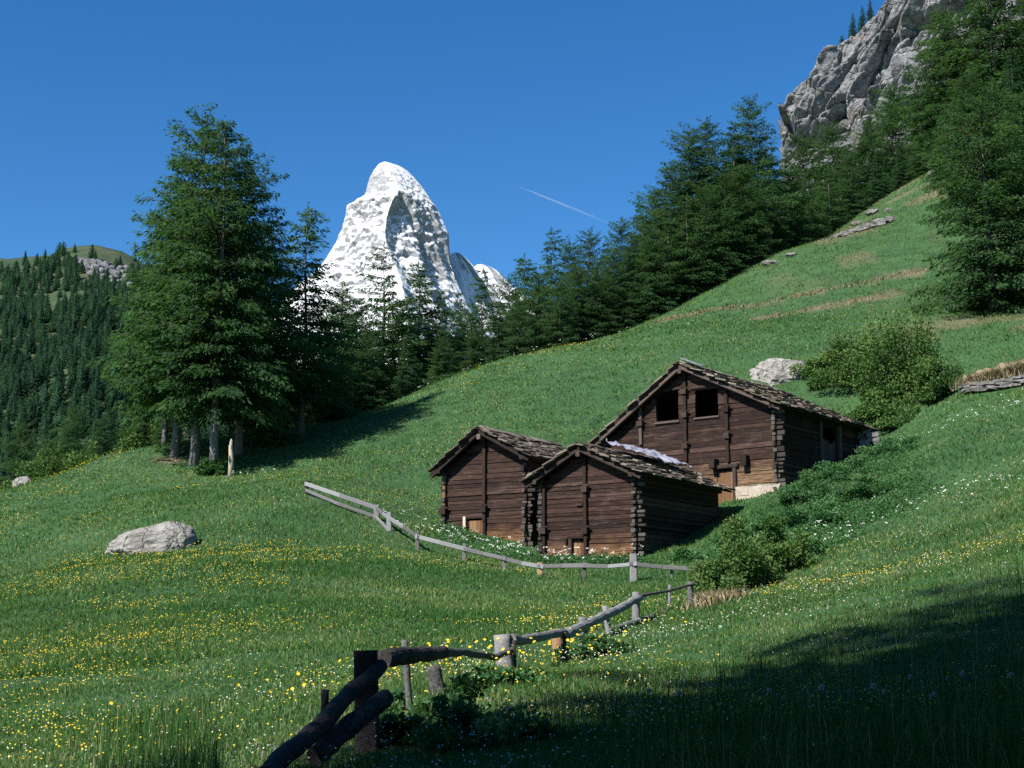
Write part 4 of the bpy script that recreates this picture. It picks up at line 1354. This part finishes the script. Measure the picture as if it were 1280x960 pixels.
# ------------------------------------------------------------------ far fence of split rails
ff = link('rail_fence', None, None, 'silvery split rail fence curving across the meadow below the barns', 'fence', None, None, P(522, 685, 55.5))
inv2 = -Vector(ff.location)
PO = [(383, 601, 617, 66, 5), (471, 631, 652, 60.5, 7), (487, 640, 667, 58.5, 6), (522, 664, 687, 55.5, 5), (580, 679, 697, 53.2, 5), (630, 695, 713, 51.3, 5), (676, 703, 721, 50.2, 7), (730, 701, 721, 49.5, 5), (792, 692, 727, 48.5, 9), (840, 705, 722, 48.1, 3), (868, 707, 724, 47.8, 5)]
for i, (u, vt, vb, Y, wp) in enumerate(PO):
    m = MB()
    r = wp / F * Y
    a, c = P(u, vb, Y) + inv2, P(u, vt, Y) + inv2
    a.z -= 0.4
    m.beam(a, c + Vector((random.uniform(-.04, .04), 0, 0)), r, r * 0.8, up=(0, 1, 0), ch=0.15)
    link('post', m.mesh('post', M['fence_dark' if i == 0 else ('fence_orange' if i == 6 else 'fence_grey')]), ff)
def frail(pts, hpx=6.0):
    for (u0, v0, Y0), (u1, v1, Y1) in zip(pts[:-1], pts[1:]):
        m = MB()
        a, c = P(u0, v0, Y0 - 0.12) + inv2, P(u1, v1, Y1 - 0.12) + inv2
        dd = (c - a).normalized() * 0.14
        h = hpx / F * Y0
        md_ = a.lerp(c, 0.5) + Vector((0, 0, random.uniform(-0.06, 0.03)))
        m.beam(a - dd, md_, 0.06, h, ch=0.25)
        m.beam(md_ - (c - a).normalized() * 0.01, c + dd, 0.06, h * random.uniform(0.85, 1.1), ch=0.25)
        link('rail', m.mesh('rail', M['fence_grey']), ff)
frail([(383, 605, 66), (471, 635, 60.5), (487, 648, 58.5), (522, 671, 55.5), (580, 686, 53.2), (630, 698, 51.3), (676, 708, 50.2), (730, 707, 49.5), (792, 705, 48.5), (866, 711, 47.8)], 5)
frail([(383, 613, 66), (470, 646, 60.5), (486, 664, 58.5)], 4)

# ------------------------------------------------------------------ rocks
def rock(name, c, size, mat, label, seed, cat='rock', rotz=0.0, rough=0.28, sub=4, squash=None, group=None):
    import bmesh
    bm = bmesh.new()
    bmesh.ops.create_icosphere(bm, subdivisions=sub, radius=1.0)
    for v in bm.verts:
        p = v.co.normalized()
        q = p * 1.3 + Vector((seed * 3.1, seed, -seed))
        dsp = mnoise.ridged_multi_fractal(q * 0.8, 0.9, 2.1, 4, 1.0, 2.0) * 0.5 - 0.4
        cl = mnoise.voronoi(q * 1.8)[0]
        dsp += (cl[1] - cl[0]) * 0.35 + mnoise.fractal(q * 3.5, 0.9, 2.1, 4) * 0.25
        v.co = p * (1 + rough * dsp)
        if squash:
            v.co = squash(v.co)
        v.co.x *= size[0]; v.co.y *= size[1]; v.co.z *= size[2]
    me = bpy.data.meshes.new(name)
    bm.to_mesh(me); bm.free()
    me.materials.append(M[mat])
    return link(name, me, None, label, cat, group, None, c, rotz)
p = P(197, 672, 56)
def sq(v):
    # sloping whaleback: high blunt right end, long low left tail
    v.z *= 0.55 + 0.5 * (v.x + 1) / 2
    if v.x > 0.75: v.x = 0.75 + (v.x - 0.75) * 0.4
    return v
rock('boulder', (p.x, 56, gz1(p.x, 56) + 0.05), (1.78, 1.5, 1.2), 'boulder', 'big pale whaleback boulder lying in the left meadow', 2.2, rotz=0.15, rough=0.2, sub=5, squash=sq)
p = P(27, 626, 84); rock('boulder', (p.x, 84, gz1(p.x, 84) + 0.1), (0.55, 0.45, 0.45), 'boulder', 'small pale rock at the far left edge of the meadow', 5.1)
p = P(976, 470, 86); rock('boulder', (p.x, 86, gz1(p.x, 86) - 1.1), (2.1, 1.6, 1.5), 'boulder', 'large white rock behind the roof of the largest barn', 7.4, rough=0.4, sub=5)
# stones showing through the steep turf
G_ST = 'stones in the steep turf at the upper right'
for k, (u, v_, Y, s, lab) in enumerate([(1092, 250, 143, 1.1, 'pale rock at the upper meadow edge under the trees'), (1072, 268, 140, 0.9, 'pale stone just below the rock at the upper meadow edge'), (1100, 297, 133, 1.0, 'dark rock on top of the rubble heap in the steep turf'),
                                        (1085, 303, 132, 0.7, 'middle stone of the rubble heap in the steep turf'), (1070, 309, 131, 0.8, 'low left stone of the rubble heap in the steep turf'), (1055, 316, 130, 0.8, 'small stone left of the rubble heap'),
                                        (990, 333, 127, 0.8, 'flat grey stone left in the upper turf, close to the trees'), (1110, 258, 140, 0.6, 'small dark stone right of the rock at the upper meadow edge'), (1170, 228, 148, 1.1, 'pale stones at the very top of the open turf'),
                                        (963, 340, 127, 1.0, 'grey stone at the tree edge, left of the flat one')]):
    p = P(u, v_, Y)
    y = Y
    rock('stone', (p.x, y, gz1(p.x, y) + 0.02 * s), (s * 0.75, s * 0.6, s * 0.32), 'stones', lab, 11.3 + k * 1.7, rotz=k * 0.7, rough=0.5, sub=3, group=G_ST)
m = MB()
for k in range(150):
    f_ = random.random()
    pc = P(1040 + 75 * f_ + random.uniform(-4, 4), 322 - 30 * f_ + random.gauss(0, 4), 131.5 + random.uniform(-1, 1))
    s = random.uniform(0.1, 0.38) * (0.5 + 0.7 * f_)
    z = gz1(pc.x, pc.y) + random.uniform(-0.05, 0.25) * f_
    m.box(pc.x - s, pc.x + s, pc.y - s, pc.y + s, z, z + s * random.uniform(0.5, 0.9), jit=s * 0.3)
link('rubble_heap', m.mesh('rubble_heap', M['stones']), None, 'long heap of brown and grey rubble in the steep turf', 'rubble', kind='stuff')
# dry-stone wall at the right with overhanging dead grass
m = MB()
q = [P(1206, 478, 73.5), P(1245, 485, 72.5), P(1290, 488, 72), P(1345, 485, 72)]
for r_ in range(3):
    for a, c in zip(q[:-1], q[1:]):
        n = int((c - a).length / 0.42)
        for i in range(n):
            pp = a.lerp(c, (i + random.random() * 0.6) / n)
            zb = gz1(pp.x, pp.y) + 0.05 + r_ * 0.17
            if r_ > 2 and i < 2 and a is q[0]:
                continue
            s = random.uniform(0.16, 0.36)
            m.box(pp.x - s, pp.x + s, pp.y - 0.25 + 0.05 * r_, pp.y + 0.3, zb, zb + random.uniform(0.11, 0.17), jit=0.05)
link('stone_wall', m.mesh('stone_wall', M['stones']), None, 'low dry stone wall under a dead grass bank at the right edge', 'wall')
m = MB()
q2 = [P(1203, 470, 74.6), P(1222, 470, 74.4), P(1245, 470, 74.1), P(1268, 466, 73.8), P(1292, 464, 73.6), P(1345, 462, 73.4)]
pts_ = []
for a, c in zip(q2[:-1], q2[1:]):
    for i in range(6):
        p = a.lerp(c, i / 6)
        pts_.append((p.x, p.y, gz1(p.x, p.y) + 0.32))
m.tube(pts_, [0.15] + [0.62 + 0.14 * mnoise.noise(Vector((i * 0.35, 3, 1))) for i in range(1, len(pts_))], 10, rough=0.12)
link('turf_bank', m.mesh('turf_bank', M['straw'], True), None, kind='structure')
# heap of stones by the upper barn's far corner
m = MB()
pc = P(1083, 552, 73.4)
for i in range(26):
    f_ = random.random()
    s = random.uniform(0.14, 0.3)
    x, y = pc.x + random.uniform(-0.55, 0.55), pc.y + random.uniform(-0.3, 0.3)
    z = gz1(x, y) + 1.0 * f_ * (1 - abs(x - pc.x) / 0.8)
    m.box(x - s, x + s, y - s, y + s, z, z + s * 0.8, jit=0.06)
link('stone_pile', m.mesh('stone_pile', M['stones']), None, 'small pile of pale stones at the back corner of the largest barn', 'stones')
# broken stem beside the clump
p = P(288, 592, 78.6)
m = MB(); m.tube([(0, 0, -0.4), (0.02, 0, 0.9), (-0.03, 0, 1.7), (0.0, 0, 2.1)], [0.16, 0.14, 0.12, 0.05], 8, rough=0.12)
link('dead_stem', m.mesh('dead_stem', M['pale_post'], True), None, 'short pale dead stem beside the front larch trunk', 'dead tree', None, None, (p.x, p.y, gz1(p.x, p.y)))
# ------------------------------------------------------------------ shrubs
def bush_mesh(seed, rx, ry, rz, n, leaf, clusters, mat, stems=True):
    g = np.random.default_rng(seed)
    k = clusters
    cd = g.normal(size=(k, 3)); cd /= np.linalg.norm(cd, axis=1, keepdims=True)
    cd[:, 2] = np.abs(cd[:, 2])
    cr = g.uniform(0.35, 0.95, k)[:, None]
    cc = cd * cr * np.array([rx, ry, rz])
    cs = g.uniform(0.16, 0.3, k)
    idx = g.integers(0, k, n)
    off = g.normal(size=(n, 3)); off /= np.linalg.norm(off, axis=1, keepdims=True)
    off *= (g.uniform(0, 1, n) ** 0.45)[:, None]
    pos = cc[idx] + off * cs[idx][:, None] * np.array([rx, ry, rz * 0.8])
    pos[:, 2] = np.maximum(pos[:, 2], 0.02)
    dd = off * 0.5 + g.normal(0, 0.55, (n, 3)); dd[:, 2] += 0.1
    dd /= np.linalg.norm(dd, axis=1, keepdims=True)
    tone = np.clip(g.uniform(0.2, 0.75, k)[idx] + off[:, 2] * 0.15 + g.normal(0, 0.14, n), 0, 1)
    ln = leaf * g.uniform(0.7, 1.35, n)
    vs, q, c = spray_quads(pos, dd, ln, ln * 0.62, tone)
    me = np_mesh('foliage', vs, q, None, M[mat], {'rnd': c})
    st = MB()
    if stems:
        for i in range(min(k, 16)):
            e = Vector(cc[i])
            st.tube([(e.x * 0.1, e.y * 0.1, -0.3), (e.x * 0.5, e.y * 0.5, e.z * 0.5), e], [0.03, 0.02, 0.008], 4, caps=False)
    return me, st
def bush(seed, u, v_, Y, rx, ry, rz, n, leaf, label, clusters=30, mat='leaf', name='shrub', group=None, cat='shrub'):
    p = P(u, v_, Y)
    me, st = bush_mesh(seed, rx, ry, rz, n, leaf, clusters, mat)
    e = link(name, None, None, label, cat, group, None, (p.x, Y, gz1(p.x, Y) - 0.05))
    link('foliage', me, e)
    link('stems', st.mesh('stems', M['post']), e)
    return e
bush(1, 918, 738, 44, 1.55, 1.2, 2.4, 13000, 0.10, 'leafy yellowish shrub beside the fence end, before the nearest barn', 46)
bush(2, 978, 725, 46, 1.4, 1.0, 1.8, 8000, 0.11, 'lower leafy shrub right behind the yellowish shrub', 30)
bush(3, 1132, 528, 79, 3.3, 2.2, 5.0, 17000, 0.16, 'tallest rounded shrub above the roof end of the largest barn', 60)
bush(4, 1075, 516, 82, 3.3, 1.8, 3.0, 12000, 0.16, 'spreading shrub between the white rock and the tall rounded shrub', 44)
bush(5, 1172, 515, 76, 1.8, 1.3, 2.6, 6500, 0.15, 'darker shrub right of the tall rounded shrub, near the dead grass bank', 30)
bush(6, 1030, 502, 84, 1.8, 1.2, 1.7, 5500, 0.15, 'low shrub partly covering the white rock', 24)
bush(7, 1106, 528, 76, 2.2, 1.3, 2.3, 7500, 0.15, 'light green shrub touching the lower roof edge of the largest barn', 30)
for i, (u, v_, Y, rx, rz, n, lab) in enumerate([(1010, 612, 61, 1.5, 1.1, 5000, 'nettle thicket right below the side door of the largest barn'), (1055, 600, 63, 1.8, 1.2, 6000, 'tall herb thicket in the middle of the bank under the largest barn'),
                                               (1090, 630, 58, 1.7, 0.9, 4500, 'herb thicket at the right end of the overgrown bank'), (1030, 660, 55, 1.8, 1.0, 5500, 'dark herb thicket on the bank right above the yellowish shrub'),
                                               (975, 640, 57, 1.4, 0.8, 4000, 'herb thicket at the foot of the pale stone base'), (925, 650, 56, 1.2, 0.8, 3000, 'herb thicket at the back corner of the nearest barn'),
                                               (1000, 700, 49, 1.3, 0.8, 3500, 'broad leaved herbs right of the two shrubs'), (1120, 575, 66, 1.7, 0.8, 4000, 'herb thicket near the stone pile'), (860, 700, 53, 0.8, 0.7, 1800, 'broad leaved herbs against the dark side wall of the nearest barn')]):
    bush(20 + i, u, v_, Y, rx, rx * 0.8, rz, int(n * 1.5), 0.09, lab, 26, 'herb', 'herb_thicket', 'thickets on the overgrown bank', 'thicket')
for i, (u, v_, Y, rx, rz, n, lab) in enumerate([(560, 918, 11.3, 0.55, 0.42, 4200, 'dark leafy herbs in the shade under the log fence'), (500, 940, 10.2, 0.45, 0.36, 3200, 'dark herbs around the foot of the thick black post'), (640, 890, 13.2, 0.5, 0.24, 2600, 'herbs in half shade below the grey post with flowers'),
                                               (745, 845, 18.5, 0.6, 0.26, 2600, 'leafy herb clump with yellow flowers under the middle of the fence'), (600, 950, 9.2, 0.6, 0.35, 3200, 'dark herbs at the bottom edge right of the fence')]):
    bush(40 + i, u, v_, Y, rx, rx, rz, n, 0.055, lab, 22, 'herb', 'herb_clump', 'herb clumps along the log fence', 'herbs')
for i, (u, v_, Y, rx, rz, lab) in enumerate([(70, 598, 94, 2.6, 2.6, 'pale leafy scrub just beyond the left crest of the meadow'), (120, 580, 97, 2.4, 2.4, 'leafy scrub on the crest left of the big clump'), (178, 565, 96, 2.2, 3.2, 'scrub behind the crest near the left trunks of the clump'), (30, 615, 98, 2.2, 2.0, 'low scrub at the far left crest'),
                                             (262, 588, 79, 0.9, 0.9, 'small dark bush among the trunks of the clump'), (340, 565, 86, 2.0, 1.6, 'low bush in the shade right of the trunks')]):
    bush(60 + i, u, v_, Y, rx, rx * 0.8, rz, 4200, 0.17, lab, 34, 'leaf' if i < 4 else 'herb', 'scrub', 'scrub along the left crest', 'shrub')

# ------------------------------------------------------------------ grass
BARN_FP = [(b, w_, d_) for b, w_, d_ in ((A, wA, dA), (B, wB, dB), (C, wC, dC))]
def outside_barns(x, y, pad=0.0):
    ok = np.ones(len(x), bool)
    for b, w_, d_ in BARN_FP:
        qx, qy = x - b.K.x, y - b.K.y
        lx_ = qx * b.X.x + qy * b.X.y
        ly_ = qx * b.D.x + qy * b.D.y
        ok &= ~((lx_ > -w_ - pad) & (lx_ < pad) & (ly_ > -pad) & (ly_ < d_ + pad))
    return ok
def field(n, y0, y1, umin=-260, umax=1540):
    Y = np.exp(rng.uniform(math.log(y0), math.log(y1), n))
    u = rng.uniform(umin, umax, n)
    x = (u - 640) / F * Y * 1.02
    k = outside_barns(x, Y)
    return x[k], Y[k]
def blades(name, x, y, h, wdt, lean, mat, tone, bend=True, kind_label='', per=1, spread=0.0, cat='grass', lift=0.0):
    n = len(x) * per
    bx = np.repeat(x, per) + rng.normal(0, 1, n) * np.repeat(spread, per) if per > 1 else x
    by = np.repeat(y, per) + rng.normal(0, 1, n) * np.repeat(spread, per) if per > 1 else y
    hh = np.repeat(h, per) * rng.uniform(0.55, 1.2, n)
    ww = np.repeat(wdt, per) * rng.uniform(0.7, 1.3, n)
    z = gz(bx, by) - 0.02 + lift
    az = rng.uniform(0, 6.283, n)
    fa = az + rng.normal(0, 0.6, n) + 1.57
    ln = np.abs(rng.normal(0, 1, n)) * lean
    if np.isscalar(lean) is False:
        ln = np.abs(rng.normal(0, 1, n)) * np.repeat(lean, per)
    base = np.stack([bx, by, z], 1)
    wv = np.stack([np.cos(fa), np.sin(fa), np.zeros(n)], 1) * (ww / 2)[:, None]
    ld = np.stack([np.cos(az), np.sin(az), np.zeros(n)], 1)
    up = np.array([0, 0, 1.0])
    c = np.clip(np.repeat(tone, per) + rng.normal(0, 0.27, n), 0, 1)
    fl = np.exp(-((by - (16 + 2.2 * np.clip(bx, -8, 14))) / 9) ** 2)
    c = np.where(rng.uniform(0, 1, n) < 0.03 + 0.10 * fl, rng.uniform(0.85, 1.0, n), c)
    dry = dryness(bx, by) * (rng.uniform(0, 1, n) < 0.85)
    if bend:
        mid = base + up * (hh * 0.6)[:, None] + ld * (hh * ln * 0.3)[:, None]
        tip = base + up * (hh * (1 - 0.25 * np.clip(ln, 0, 1.5)))[:, None] + ld * (hh * ln)[:, None]
        vs = np.stack([base - wv, base + wv, mid + wv * 0.8, mid - wv * 0.8, tip], 1).reshape(-1, 3)
        i0 = np.arange(n) * 5
        q = np.stack([i0, i0 + 1, i0 + 2, i0 + 3], 1)
        t_ = np.stack([i0 + 3, i0 + 2, i0 + 4], 1)
        rep = 5
    else:
        tip = base + up * hh[:, None] + ld * (hh * ln)[:, None]
        vs = np.stack([base - wv, base + wv, tip], 1).reshape(-1, 3)
        i0 = np.arange(n) * 3
        q = None
        t_ = np.stack([i0, i0 + 1, i0 + 2], 1)
        rep = 3
    me = np_mesh(name, vs, q, t_, M[mat], {'rnd': np.repeat(c, rep), 'dry': np.repeat(dry, rep)})
    return link(name, me, None, kind_label, cat, None, 'stuff')
# meadow
x, y = field(130000, 3.2, 26)
pn = vnoise(x, y, 0.5, 1)
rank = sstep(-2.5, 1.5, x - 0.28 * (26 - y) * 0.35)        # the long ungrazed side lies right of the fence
h = 0.055 + 0.06 * pn + 0.07 * rank * sstep(0.2, 0.8, pn) * (1 - sstep(11, 15, y))
blades('meadow_grass', x, y, h, 0.0032 + 0.00036 * y, 0.9, 'grass', 0.25 + 0.45 * vnoise(x, y, 0.8, 7), True, 'green meadow grass close to the viewpoint', 4, 0.03 + 0.003 * y)
# the ground right at the viewer's feet, also off to either side
x, y = rng.uniform(-9, 10, 60000), rng.uniform(-1.5, 9, 60000)
k = (np.abs(x) > 0.36 * y - 0.2) | (y < 3.4)
x, y = x[k], y[k]
blades('meadow_grass', x, y, 0.09 + 0.1 * vnoise(x, y, 0.5, 1), np.full(len(x), 0.005), 0.7, 'grass', 0.25 + 0.45 * vnoise(x, y, 0.8, 7), True, 'meadow grass at the very bottom of the view', 3, np.full(len(x), 0.035))
x, y = field(190000, 24, 170)
pn = vnoise(x, y, 0.25, 1)
h = 0.07 + 0.07 * pn + 0.0005 * y
blades('meadow_grass', x, y, h, 0.007 + 0.0007 * y, 0.95, 'grass', 0.22 + 0.5 * vnoise(x, y, 0.35, 8), False, 'green meadow grass farther up the slope', 4, 0.06 + 0.0035 * y)
# long stems with seed heads, in the foreground and along the fence
x, y = field(3600, 4.2, 24, 300, 1540)
k = (vnoise(x, y, 0.6, 12) > 0.35) & (x > 0.3 + 0.03 * y) & (y < 8 + 1.3 * x + 3)
x, y = x[k], y[k]
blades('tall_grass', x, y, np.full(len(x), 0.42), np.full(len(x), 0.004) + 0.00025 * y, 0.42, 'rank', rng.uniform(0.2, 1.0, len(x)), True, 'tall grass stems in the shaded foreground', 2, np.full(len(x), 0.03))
x, y = field(1800, 8, 14, 150, 400)
k = (y < 12.6) & (x < -0.225 * y + 0.2)
x, y = x[k], y[k]
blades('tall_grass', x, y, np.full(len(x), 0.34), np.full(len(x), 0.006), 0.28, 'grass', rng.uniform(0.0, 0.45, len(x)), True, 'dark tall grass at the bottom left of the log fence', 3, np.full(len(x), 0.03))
# dead grass hanging over the wall, on the banks and by the yellowish shrub
xs, ys = [], []
for pl, wdt_, dens in [(BANKS[0][0], 0.55, 8), (BANKS[1][0], 0.8, 3), ([(1206, 470, 74.4), (1245, 474, 73.7), (1290, 470, 73.2), (1345, 468, 73)], 0.7, 150), ([(925, 668, 55), (975, 668, 54.5)], 0.3, 60), ([(1040, 590, 61), (1060, 595, 60)], 0.3, 30), ([(870, 790, 27), (905, 772, 29), (890, 745, 34)], 0.5, 40)]:
    q = [P(*a) for a in pl]
    for a, c in zip(q[:-1], q[1:]):
        n = int((c - a).length * dens)
        f_ = rng.uniform(0, 1, n)
        xs.append(a.x + (c.x - a.x) * f_ + rng.normal(0, wdt_ * 0.45, n))
        ys.append(a.y + (c.y - a.y) * f_ + rng.normal(0, wdt_ * 0.45, n))
x, y = np.concatenate(xs), np.concatenate(ys)
kb = (x > 22) & (y < 80)
blades('dead_grass', x[kb], y[kb], np.full(kb.sum(), 0.6), np.full(kb.sum(), 0.04), 1.1, 'straw', rng.uniform(0.1, 1.0, kb.sum()), True, 'bleached dead grass hanging over the stone wall', 4, np.full(kb.sum(), 0.1), 'dead grass', 0.45)
x, y = x[~kb], y[~kb]
blades('dead_grass', x, y, np.full(len(x), 0.32), 0.012 + 0.0005 * y, 0.9, 'straw', rng.uniform(0.1, 1.0, len(x)), True, 'bleached dead grass on the banks and by the fence end', 3, np.full(len(x), 0.08))

# leafy cover on the bank below the largest barn, and along the barn fronts
def cover(corners, n, hmax, leaf, label, seed, jit=0.35):
    f1, f2 = rng.uniform(0, 1, n), rng.uniform(0, 1, n)
    q = [np.array(P(*a)) for a in corners]
    pp = (q[0][None] * (1 - f1)[:, None] + q[1][None] * f1[:, None]) * (1 - f2)[:, None] + (q[3][None] * (1 - f1)[:, None] + q[2][None] * f1[:, None]) * f2[:, None]
    pp += rng.normal(0, jit, (n, 3))
    x, y = pp[:, 0], pp[:, 1]
    k = outside_barns(x, y, 0.12) & (vnoise(x, y, 0.8, seed) > 0.2)
    x, y = x[k], y[k]
    hh = 0.08 + hmax * vnoise(x, y, 0.75, seed + 1) * vnoise(x, y, 2.2, seed + 2) ** 0.5
    z = gz(x, y) + hh * rng.uniform(0.25, 1.05, len(x))
    dd = rng.normal(0, 0.7, (len(x), 3)) + np.array([0, -0.2, 0.15]); dd /= np.linalg.norm(dd, axis=1, keepdims=True)
    ln = leaf * rng.uniform(0.65, 1.35, len(x))
    vs, qd, c = spray_quads(np.stack([x, y, z], 1), dd, ln, ln * 0.6, np.clip(0.25 + 0.6 * vnoise(x, y, 0.6, seed + 3) + rng.normal(0, 0.18, len(x)), 0, 1))
    link('undergrowth', np_mesh('undergrowth', vs, qd, None, M['herb'], {'rnd': c}), None, label, 'undergrowth', None, 'stuff')
cover(((885, 655, 59), (1105, 556, 70), (1165, 640, 55), (925, 742, 45)), 48000, 0.5, 0.095, 'leafy green undergrowth covering the bank below the largest barn', 41)
cover(((545, 672, 63.5), (665, 694, 60.5), (640, 712, 56), (535, 690, 58.5)), 5000, 0.5, 0.1, 'pale weeds growing along the front of the leftmost barn', 51, 0.2)
cover(((665, 696, 60.5), (800, 706, 57.2), (800, 716, 54.5), (660, 710, 56.5)), 5000, 0.42, 0.1, 'pale weeds growing along the front of the nearest barn', 57, 0.2)

# ------------------------------------------------------------------ flowers
def heads(name, x, y, hgt, size, mat, label, petals=6, tilt=0.5, cup=0.15):
    """small discs of petals standing at grass height, one mesh"""
    n = len(x)
    z = gz(x, y) + hgt
    c = np.stack([x, y, z], 1)
    nrm = np.stack([rng.normal(0, tilt, n), rng.normal(-0.35, tilt, n), np.ones(n)], 1)
    nrm /= np.linalg.norm(nrm, axis=1, keepdims=True)
    e1 = np.cross(nrm, rnd_unit(n)); e1 /= np.linalg.norm(e1, axis=1, keepdims=True)
    e2 = np.cross(nrm, e1)
    ring = []
    for k in range(petals):
        a = 6.283 * k / petals
        r = (size * 0.5 * rng.uniform(0.8, 1.15, n))[:, None]
        ring.append(c + (e1 * math.cos(a) + e2 * math.sin(a)) * r + nrm * (size * cup)[:, None])
    vs = np.stack([c] + ring, 1).reshape(-1, 3)
    i0 = np.arange(n) * (petals + 1)
    t_ = np.concatenate([np.stack([i0, i0 + 1 + k, i0 + 1 + (k + 1) % petals], 1) for k in range(petals)])
    me = np_mesh(name, vs, None, t_, M[mat], {'rnd': np.repeat(rng.uniform(0, 1, n), petals + 1)})
    return link(name, me, None, label, 'flowers', None, 'stuff')
x, y = field(110000, 9, 112)
pn = vnoise(x, y, 0.16, 21) * 0.6 + vnoise(x, y, 0.5, 22) * 0.4
lf = (1 - sstep(6, 14, x - 0.05 * y)) * (1 - 0.75 * sstep(1, 4, x) * (1 - sstep(60, 75, y)))          # thin out to the right
prob = sstep(0.42, 0.72, pn) ** 1.6 * (0.04 + 0.96 * lf)
def patch(u, v_, Y, rx, ry):
    p = P(u, v_, Y)
    return np.exp(-((x - p.x) / rx) ** 2 - ((y - p.y) / ry) ** 2)
prob = prob * (0.2 + 0.8 * sstep(14, 40, y)) + 0.95 * patch(405, 672, 56, 2.6, 4.5) * sstep(0.35, 0.55, pn) + 0.5 * patch(60, 720, 50, 3, 5) * sstep(0.4, 0.6, pn) + 0.5 * patch(330, 740, 40, 3, 4) * sstep(0.42, 0.6, pn) + 0.7 * patch(130, 600, 84, 5, 3) * sstep(0.35, 0.55, pn) + 0.6 * patch(620, 470, 100, 9, 4) * sstep(0.35, 0.6, pn) 
k = rng.uniform(0, 1, len(x)) < prob
x, y = x[k], y[k]
heads('yellow_flowers', x, y, rng.uniform(0.09, 0.19, len(x)), 0.013 + 0.00042 * y, 'yellow', 'yellow flowers scattered in patches over the meadow')
xs, ys, zs = [], [], []
for u, v_, Y, s, n in ((742, 832, 18.6, 0.42, 40), (652, 875, 14.0, 0.32, 22), (765, 805, 21, 0.4, 22), (540, 862, 13.8, 0.45, 44), (500, 872, 13.6, 0.4, 26), (640, 925, 11.5, 0.5, 8), (720, 860, 15.5, 0.5, 14), (275, 905, 12.6, 0.4, 10), (380, 880, 13, 0.3, 6)):
    p = P(u, v_, Y)
    xs.append(p.x + rng.normal(0, s, n)); ys.append(Y + rng.normal(0, s * 1.1, n))
x, y = np.concatenate(xs), np.concatenate(ys)
heads('yellow_flowers', x, y, rng.uniform(0.16, 0.36, len(x)), np.full(len(x), 0.036), 'yellow', 'bright yellow flowers growing along the log fence', 8)
# white: strewn through the sunny strip right of the fence and thinly elsewhere
x, y = field(80000, 7, 64)
pn = vnoise(x, y, 0.3, 31) * 0.5 + vnoise(x, y, 1.1, 32) * 0.5
strip = np.exp(-((y - (16 + 2.2 * np.clip(x, -8, 14))) / 7.5) ** 2)
prob = sstep(0.38, 0.75, pn) * (0.35 + 0.65 * sstep(-2, 1.5, x)) * (0.08 + 0.5 * strip) * (1 - 0.55 * sstep(40, 60, y))
k = rng.uniform(0, 1, len(x)) < prob
x, y = x[k], y[k]
heads('white_flowers', x, y, rng.uniform(0.10, 0.24, len(x)), 0.008 + 0.00045 * y, 'white', 'small white flowers strewn through the grass')
# umbels round the barns and on the bank
xs, ys, hs2, sz = [], [], [], []
for u, v_, Y, sx, sy, n in ((575, 690, 59, 1.3, 0.7, 26), (625, 700, 57.5, 1.2, 0.6, 26), (690, 705, 56, 1.0, 0.5, 26), (740, 705, 55, 1.3, 0.5, 30), (650, 695, 59, 0.8, 0.4, 18), (1110, 500, 68, 0.1, 0.1, 1), (1200, 520, 66, 2.2, 1.2, 34), (1270, 525, 64, 1.2, 1.0, 14),
                           (1060, 690, 50, 1.3, 0.9, 22), (1130, 655, 52, 2.0, 1.2, 26), (1215, 635, 50, 1.3, 1.0, 22), (320, 620, 74, 0.9, 0.9, 8), (505, 645, 62, 1.0, 0.7, 10), (690, 428, 107, 6, 1.2, 30), (560, 472, 102, 3, 0.8, 8)):
    p = P(u, v_, Y)
    for i in range(n):
        cx, cy, hh = p.x + random.gauss(0, sx), Y + random.gauss(0, sy), random.uniform(0.3, 0.75)
        for j in range(5):
            a, rr_ = random.uniform(0, 6.28), random.uniform(0, 0.11)
            xs.append(cx + rr_ * math.cos(a)); ys.append(cy + rr_ * math.sin(a)); hs2.append(hh + random.uniform(-0.03, 0.03)); sz.append(random.uniform(0.03, 0.06) * (1 + 0.003 * Y))
x, y, h, s = map(np.array, (xs, ys, hs2, sz))
k = outside_barns(x, y, 0.25)
heads('white_umbels', x[k], y[k], h[k], s[k], 'white', 'white umbel flowers around the barns and on the bank', 5, 0.35, 0.05)
# dandelion clocks in the dark foreground
dd = rnd_unit(170)
vs, qd, c_ = spray_quads(dd * 0.004, dd, np.full(170, 0.024) * rng.uniform(0.8, 1.15, 170), np.full(170, 0.007), rng.uniform(0, 1, 170))
ck = np_mesh('seed_head', vs, qd, None, M['fluff'], {'rnd': c_})
sm = MB(); sm.tube([(0.02, 0.01, -0.40), (0.012, 0, -0.2), (0, 0, -0.02)], [0.004, 0.0035, 0.003], 5, rnd=0.4, caps=False)
stm = sm.mesh('stem', M['rank'])
for i, (u, v_, Y) in enumerate([(812, 905, 10.2), (893, 905, 10), (1093, 895, 9.2), (1240, 842, 11), (1268, 908, 8.2), (1107, 928, 8.4), (963, 918, 9.2), (1170, 938, 7.8), (1030, 932, 8.6), (1140, 885, 9.2), (850, 942, 8.8), (1205, 880, 9.4)]):
    p = P(u, v_, Y)
    zt = gz1(p.x, Y) + random.uniform(0.22, 0.3)
    e = link('dandelion_clock', None, None, 'round grey dandelion seed head standing in the shaded foreground grass', 'seed head', 'dandelion seed heads in the shaded foreground', None, (p.x, Y, zt), random.uniform(0, 6), random.uniform(0.6, 0.85))
    link('seed_head', ck, e)
    link('stem', stm, e)
